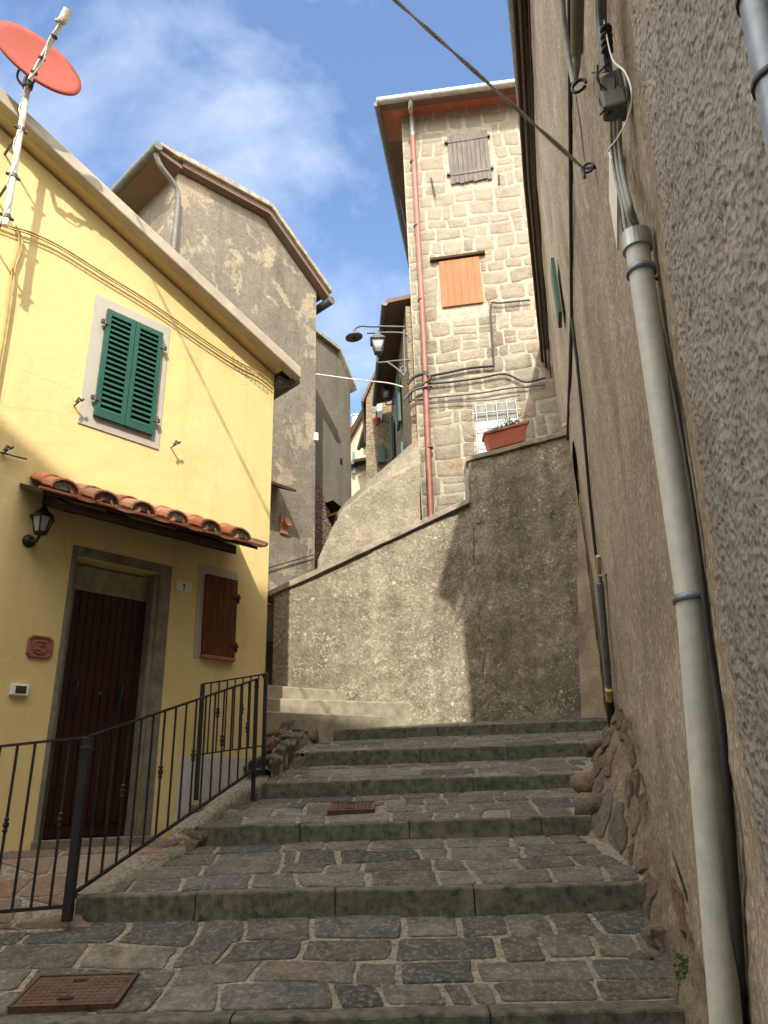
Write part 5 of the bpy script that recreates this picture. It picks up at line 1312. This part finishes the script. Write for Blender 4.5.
# ---- street lamps on the tower's left corner
dl = thing('disc_lamp', at(404, 328, 12.9), 'flat round disc lamp on a long curved arm above the lane', 'street lamp')
bm = NB(); tube(bm, smoothline([at(x, y, 12.9) for x, y in ((405,327),(385,326.5),(370,326.5),(362,326),(356,328),(353.5,333))]), .022, 6); part('arm', bm, M['iron_grey'], dl)
bm = NB(); lathe(bm, at(354, 337, 12.9), [(.01,.10),(.05,.09),(.16,.03),(.185,0),(.18,-.02),(.1,-.01),(.001,-.01)], 20, (-.15, -.1, 1)); part('shade', bm, M['iron_grey'], dl)
bm = NB(); lathe(bm, at(354.5, 338, 12.9), [(.04,-.03),(.04,.0)], 10); part('bulb', bm, M['dark'], dl)
def street_lantern(x, y, D, sc, label, arm):
    t = thing('street_lantern', at(arm[0][0], arm[0][1], D), label, 'street lamp', 'wall lanterns along the lane'); c = at(x, y, D)
    lantern(t, c, sc, M['iron_grey'], M['glass'], 4)
    bm = NB()
    for ln_ in arm[1:]: tube(bm, smoothline([at(px_, py_, D) for px_, py_ in ln_]), .018*sc/.55, 6)
    part('bracket', bm, M['iron_grey'], t)
street_lantern(378, 344, 12.75, .62, 'nearer square glass street lantern hanging beside the round disc lamp', [(404, 360), [(410,360),(395,361),(378,362.5),(378,358)], [(378,333),(367,333)], [(367,333),(388,332.5),(402,333),(408,336),(409,342)], [(404,330),(404,345),(405,372)], [(387,362),(396,368),(404,376)], [(403,376),(406,371),(404,367),(400,369),(402,372)]])
street_lantern(386.5, 393, 16.5, .5, 'farther smaller street lantern below the first on the lane', [(400, 403), [(403,403),(395,403.5),(386.5,405),(386.5,401)], [(403,398),(394,398)], [(403,395),(403,410)]])
# wire across lane
bm = NB(); pts = [FG.px(316, 374, .05), at(360, 380, 13), at(388, 383, 12.95), at(403, 387, 12.9)]; tube(bm, smoothline(pts), .012, 6)
solo('lane_wire', bm, M['off_white'], 'thin pale wire sagging across the lane from the gabled grey house', 'wire', org=pts[0])

# ================================================================ ground and the house behind that shades the lower steps
bm = NB(); S = 400
hexa(bm, [V((x*S, y*S, z)) for z in (-2.6, -2.5) for x, y in ((-1,-1),(1,-1),(1,1),(-1,1))]); struct('ground', bm, M['earth'])
bm = NB(); hexa(bm, [V((x, y, z)) for z in (-2.4, -1.62) for x, y in ((-6,-6),(2,-6),(2,2.9),(-6,2.9))]); struct('lower_street', bm, M['bed'])
bh = thing('opposite_house', (-4, -8, -2), 'plain stucco house across the street behind the viewer that shades the lower steps', 'house')
BX = [(-14, 11.0), (-5.0, 12.5), (-2.9, 12.5), (-1.75, 12.55), (-1.0, 13.2), (0.2, 13.55), (3.5, 13.6)]
bm = NB(); prism(bm, [V((-14, -6, -2.4)), V((3.5, -6, -2.4))]+[V((x, -6, z)) for x, z in BX[::-1]], (0, -6, 0)); part('wall', bm, M['beige'], bh)
bm = NB()
for a, b in zip(BX, BX[1:]): prism(bm, [V((a[0], -5.8, a[1])), V((b[0], -5.8, b[1])), V((b[0], -5.8, b[1]+.1)), V((a[0], -5.8, a[1]+.1))], (0, -6.4, 0))
part('roof', bm, M['terracotta'], bh)

# ================================================================ light, sky, camera
SUN_EL, SUN_AZ = 40, -1.2     # elevation; the light travels this many degrees right of straight ahead
sun = bpy.data.objects.new('sun', bpy.data.lights.new('sun', 'SUN')); C.objects.link(sun)
ld = V((math.sin(R(SUN_AZ))*math.cos(R(SUN_EL)), math.cos(R(SUN_AZ))*math.cos(R(SUN_EL)), -math.sin(R(SUN_EL))))
sun.rotation_euler = ld.to_track_quat('-Z', 'Y').to_euler(); sun.data.energy = 2.85; sun.data.angle = R(.55); sun.data.color = (1, .93, .82)
w = bpy.data.worlds.new('World'); bpy.context.scene.world = w; w.use_nodes = True; nt = w.node_tree; nt.nodes.clear()
out = nt.nodes.new('ShaderNodeOutputWorld'); bg = nt.nodes.new('ShaderNodeBackground'); bg.inputs[1].default_value = .15
sky = nt.nodes.new('ShaderNodeTexSky'); sky.sky_type = 'NISHITA'; sky.sun_disc = False; sky.sun_elevation = R(SUN_EL); sky.sun_rotation = R(180+SUN_AZ); sky.air_density = 1.0; sky.dust_density = .6; sky.ozone_density = 2.6
tc_ = nt.nodes.new('ShaderNodeTexCoord'); mp = nt.nodes.new('ShaderNodeMapping'); mp.inputs['Scale'].default_value = (1.3, 1.0, 2.6); mp.inputs['Rotation'].default_value = (.2, .6, .3); mp.inputs['Location'].default_value = (.9, .3, .2)
nz = nt.nodes.new('ShaderNodeTexNoise'); nz.inputs['Scale'].default_value = 2.1; nz.inputs['Detail'].default_value = 9; nz.inputs['Roughness'].default_value = .58; nz.inputs['Distortion'].default_value = .35
rp = nt.nodes.new('ShaderNodeValToRGB'); rp.color_ramp.elements[0].position = .53; rp.color_ramp.elements[1].position = .84; rp.color_ramp.elements[1].color = (.8, .8, .8, 1)
mx = nt.nodes.new('ShaderNodeMix'); mx.data_type = 'RGBA'; mx.inputs[7].default_value = (3.3, 3.65, 4.4, 1)
nt.links.new(tc_.outputs['Generated'], mp.inputs[0]); nt.links.new(mp.outputs[0], nz.inputs['Vector']); nt.links.new(nz.outputs['Fac'], rp.inputs[0]); nt.links.new(rp.outputs[0], mx.inputs[0]); nt.links.new(sky.outputs[0], mx.inputs[6]); # bright unseen cloud added as fill over and behind the viewer, thin wisps ahead
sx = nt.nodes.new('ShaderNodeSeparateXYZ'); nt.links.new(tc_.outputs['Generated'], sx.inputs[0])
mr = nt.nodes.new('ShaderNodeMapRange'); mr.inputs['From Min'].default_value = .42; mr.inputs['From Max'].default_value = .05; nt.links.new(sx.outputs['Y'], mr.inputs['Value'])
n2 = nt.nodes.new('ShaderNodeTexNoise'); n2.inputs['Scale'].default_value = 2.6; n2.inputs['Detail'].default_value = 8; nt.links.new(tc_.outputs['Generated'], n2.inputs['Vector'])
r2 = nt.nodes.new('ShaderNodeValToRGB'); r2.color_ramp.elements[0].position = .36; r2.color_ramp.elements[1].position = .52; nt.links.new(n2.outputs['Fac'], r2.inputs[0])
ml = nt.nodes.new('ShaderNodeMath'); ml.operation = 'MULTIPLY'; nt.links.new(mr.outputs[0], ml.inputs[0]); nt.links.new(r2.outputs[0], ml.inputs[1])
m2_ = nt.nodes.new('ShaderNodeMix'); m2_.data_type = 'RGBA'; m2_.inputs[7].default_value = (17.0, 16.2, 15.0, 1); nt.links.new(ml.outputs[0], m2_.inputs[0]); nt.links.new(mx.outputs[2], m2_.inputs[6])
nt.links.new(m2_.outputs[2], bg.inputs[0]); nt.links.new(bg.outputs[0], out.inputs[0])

cam = bpy.data.objects.new('camera', bpy.data.cameras.new('camera')); C.objects.link(cam)
m3 = Matrix((cR, cU, -cF)).transposed(); cam.matrix_world = m3.to_4x4()
cam.data.sensor_fit = 'VERTICAL'; cam.data.sensor_height = 36; cam.data.lens = F_PX/1024*36; cam.data.clip_end = 2000; cam.data.clip_start = .05
sc = bpy.context.scene; sc.camera = cam
for o in list(sc.objects):
    if o.parent is None: o.location.z += EYE
sc.view_settings.view_transform = 'Standard'; sc.view_settings.look = 'None'; sc.view_settings.gamma = 1; sc.view_settings.exposure = 1.18
sc.cycles.diffuse_bounces = 8; sc.cycles.max_bounces = 12
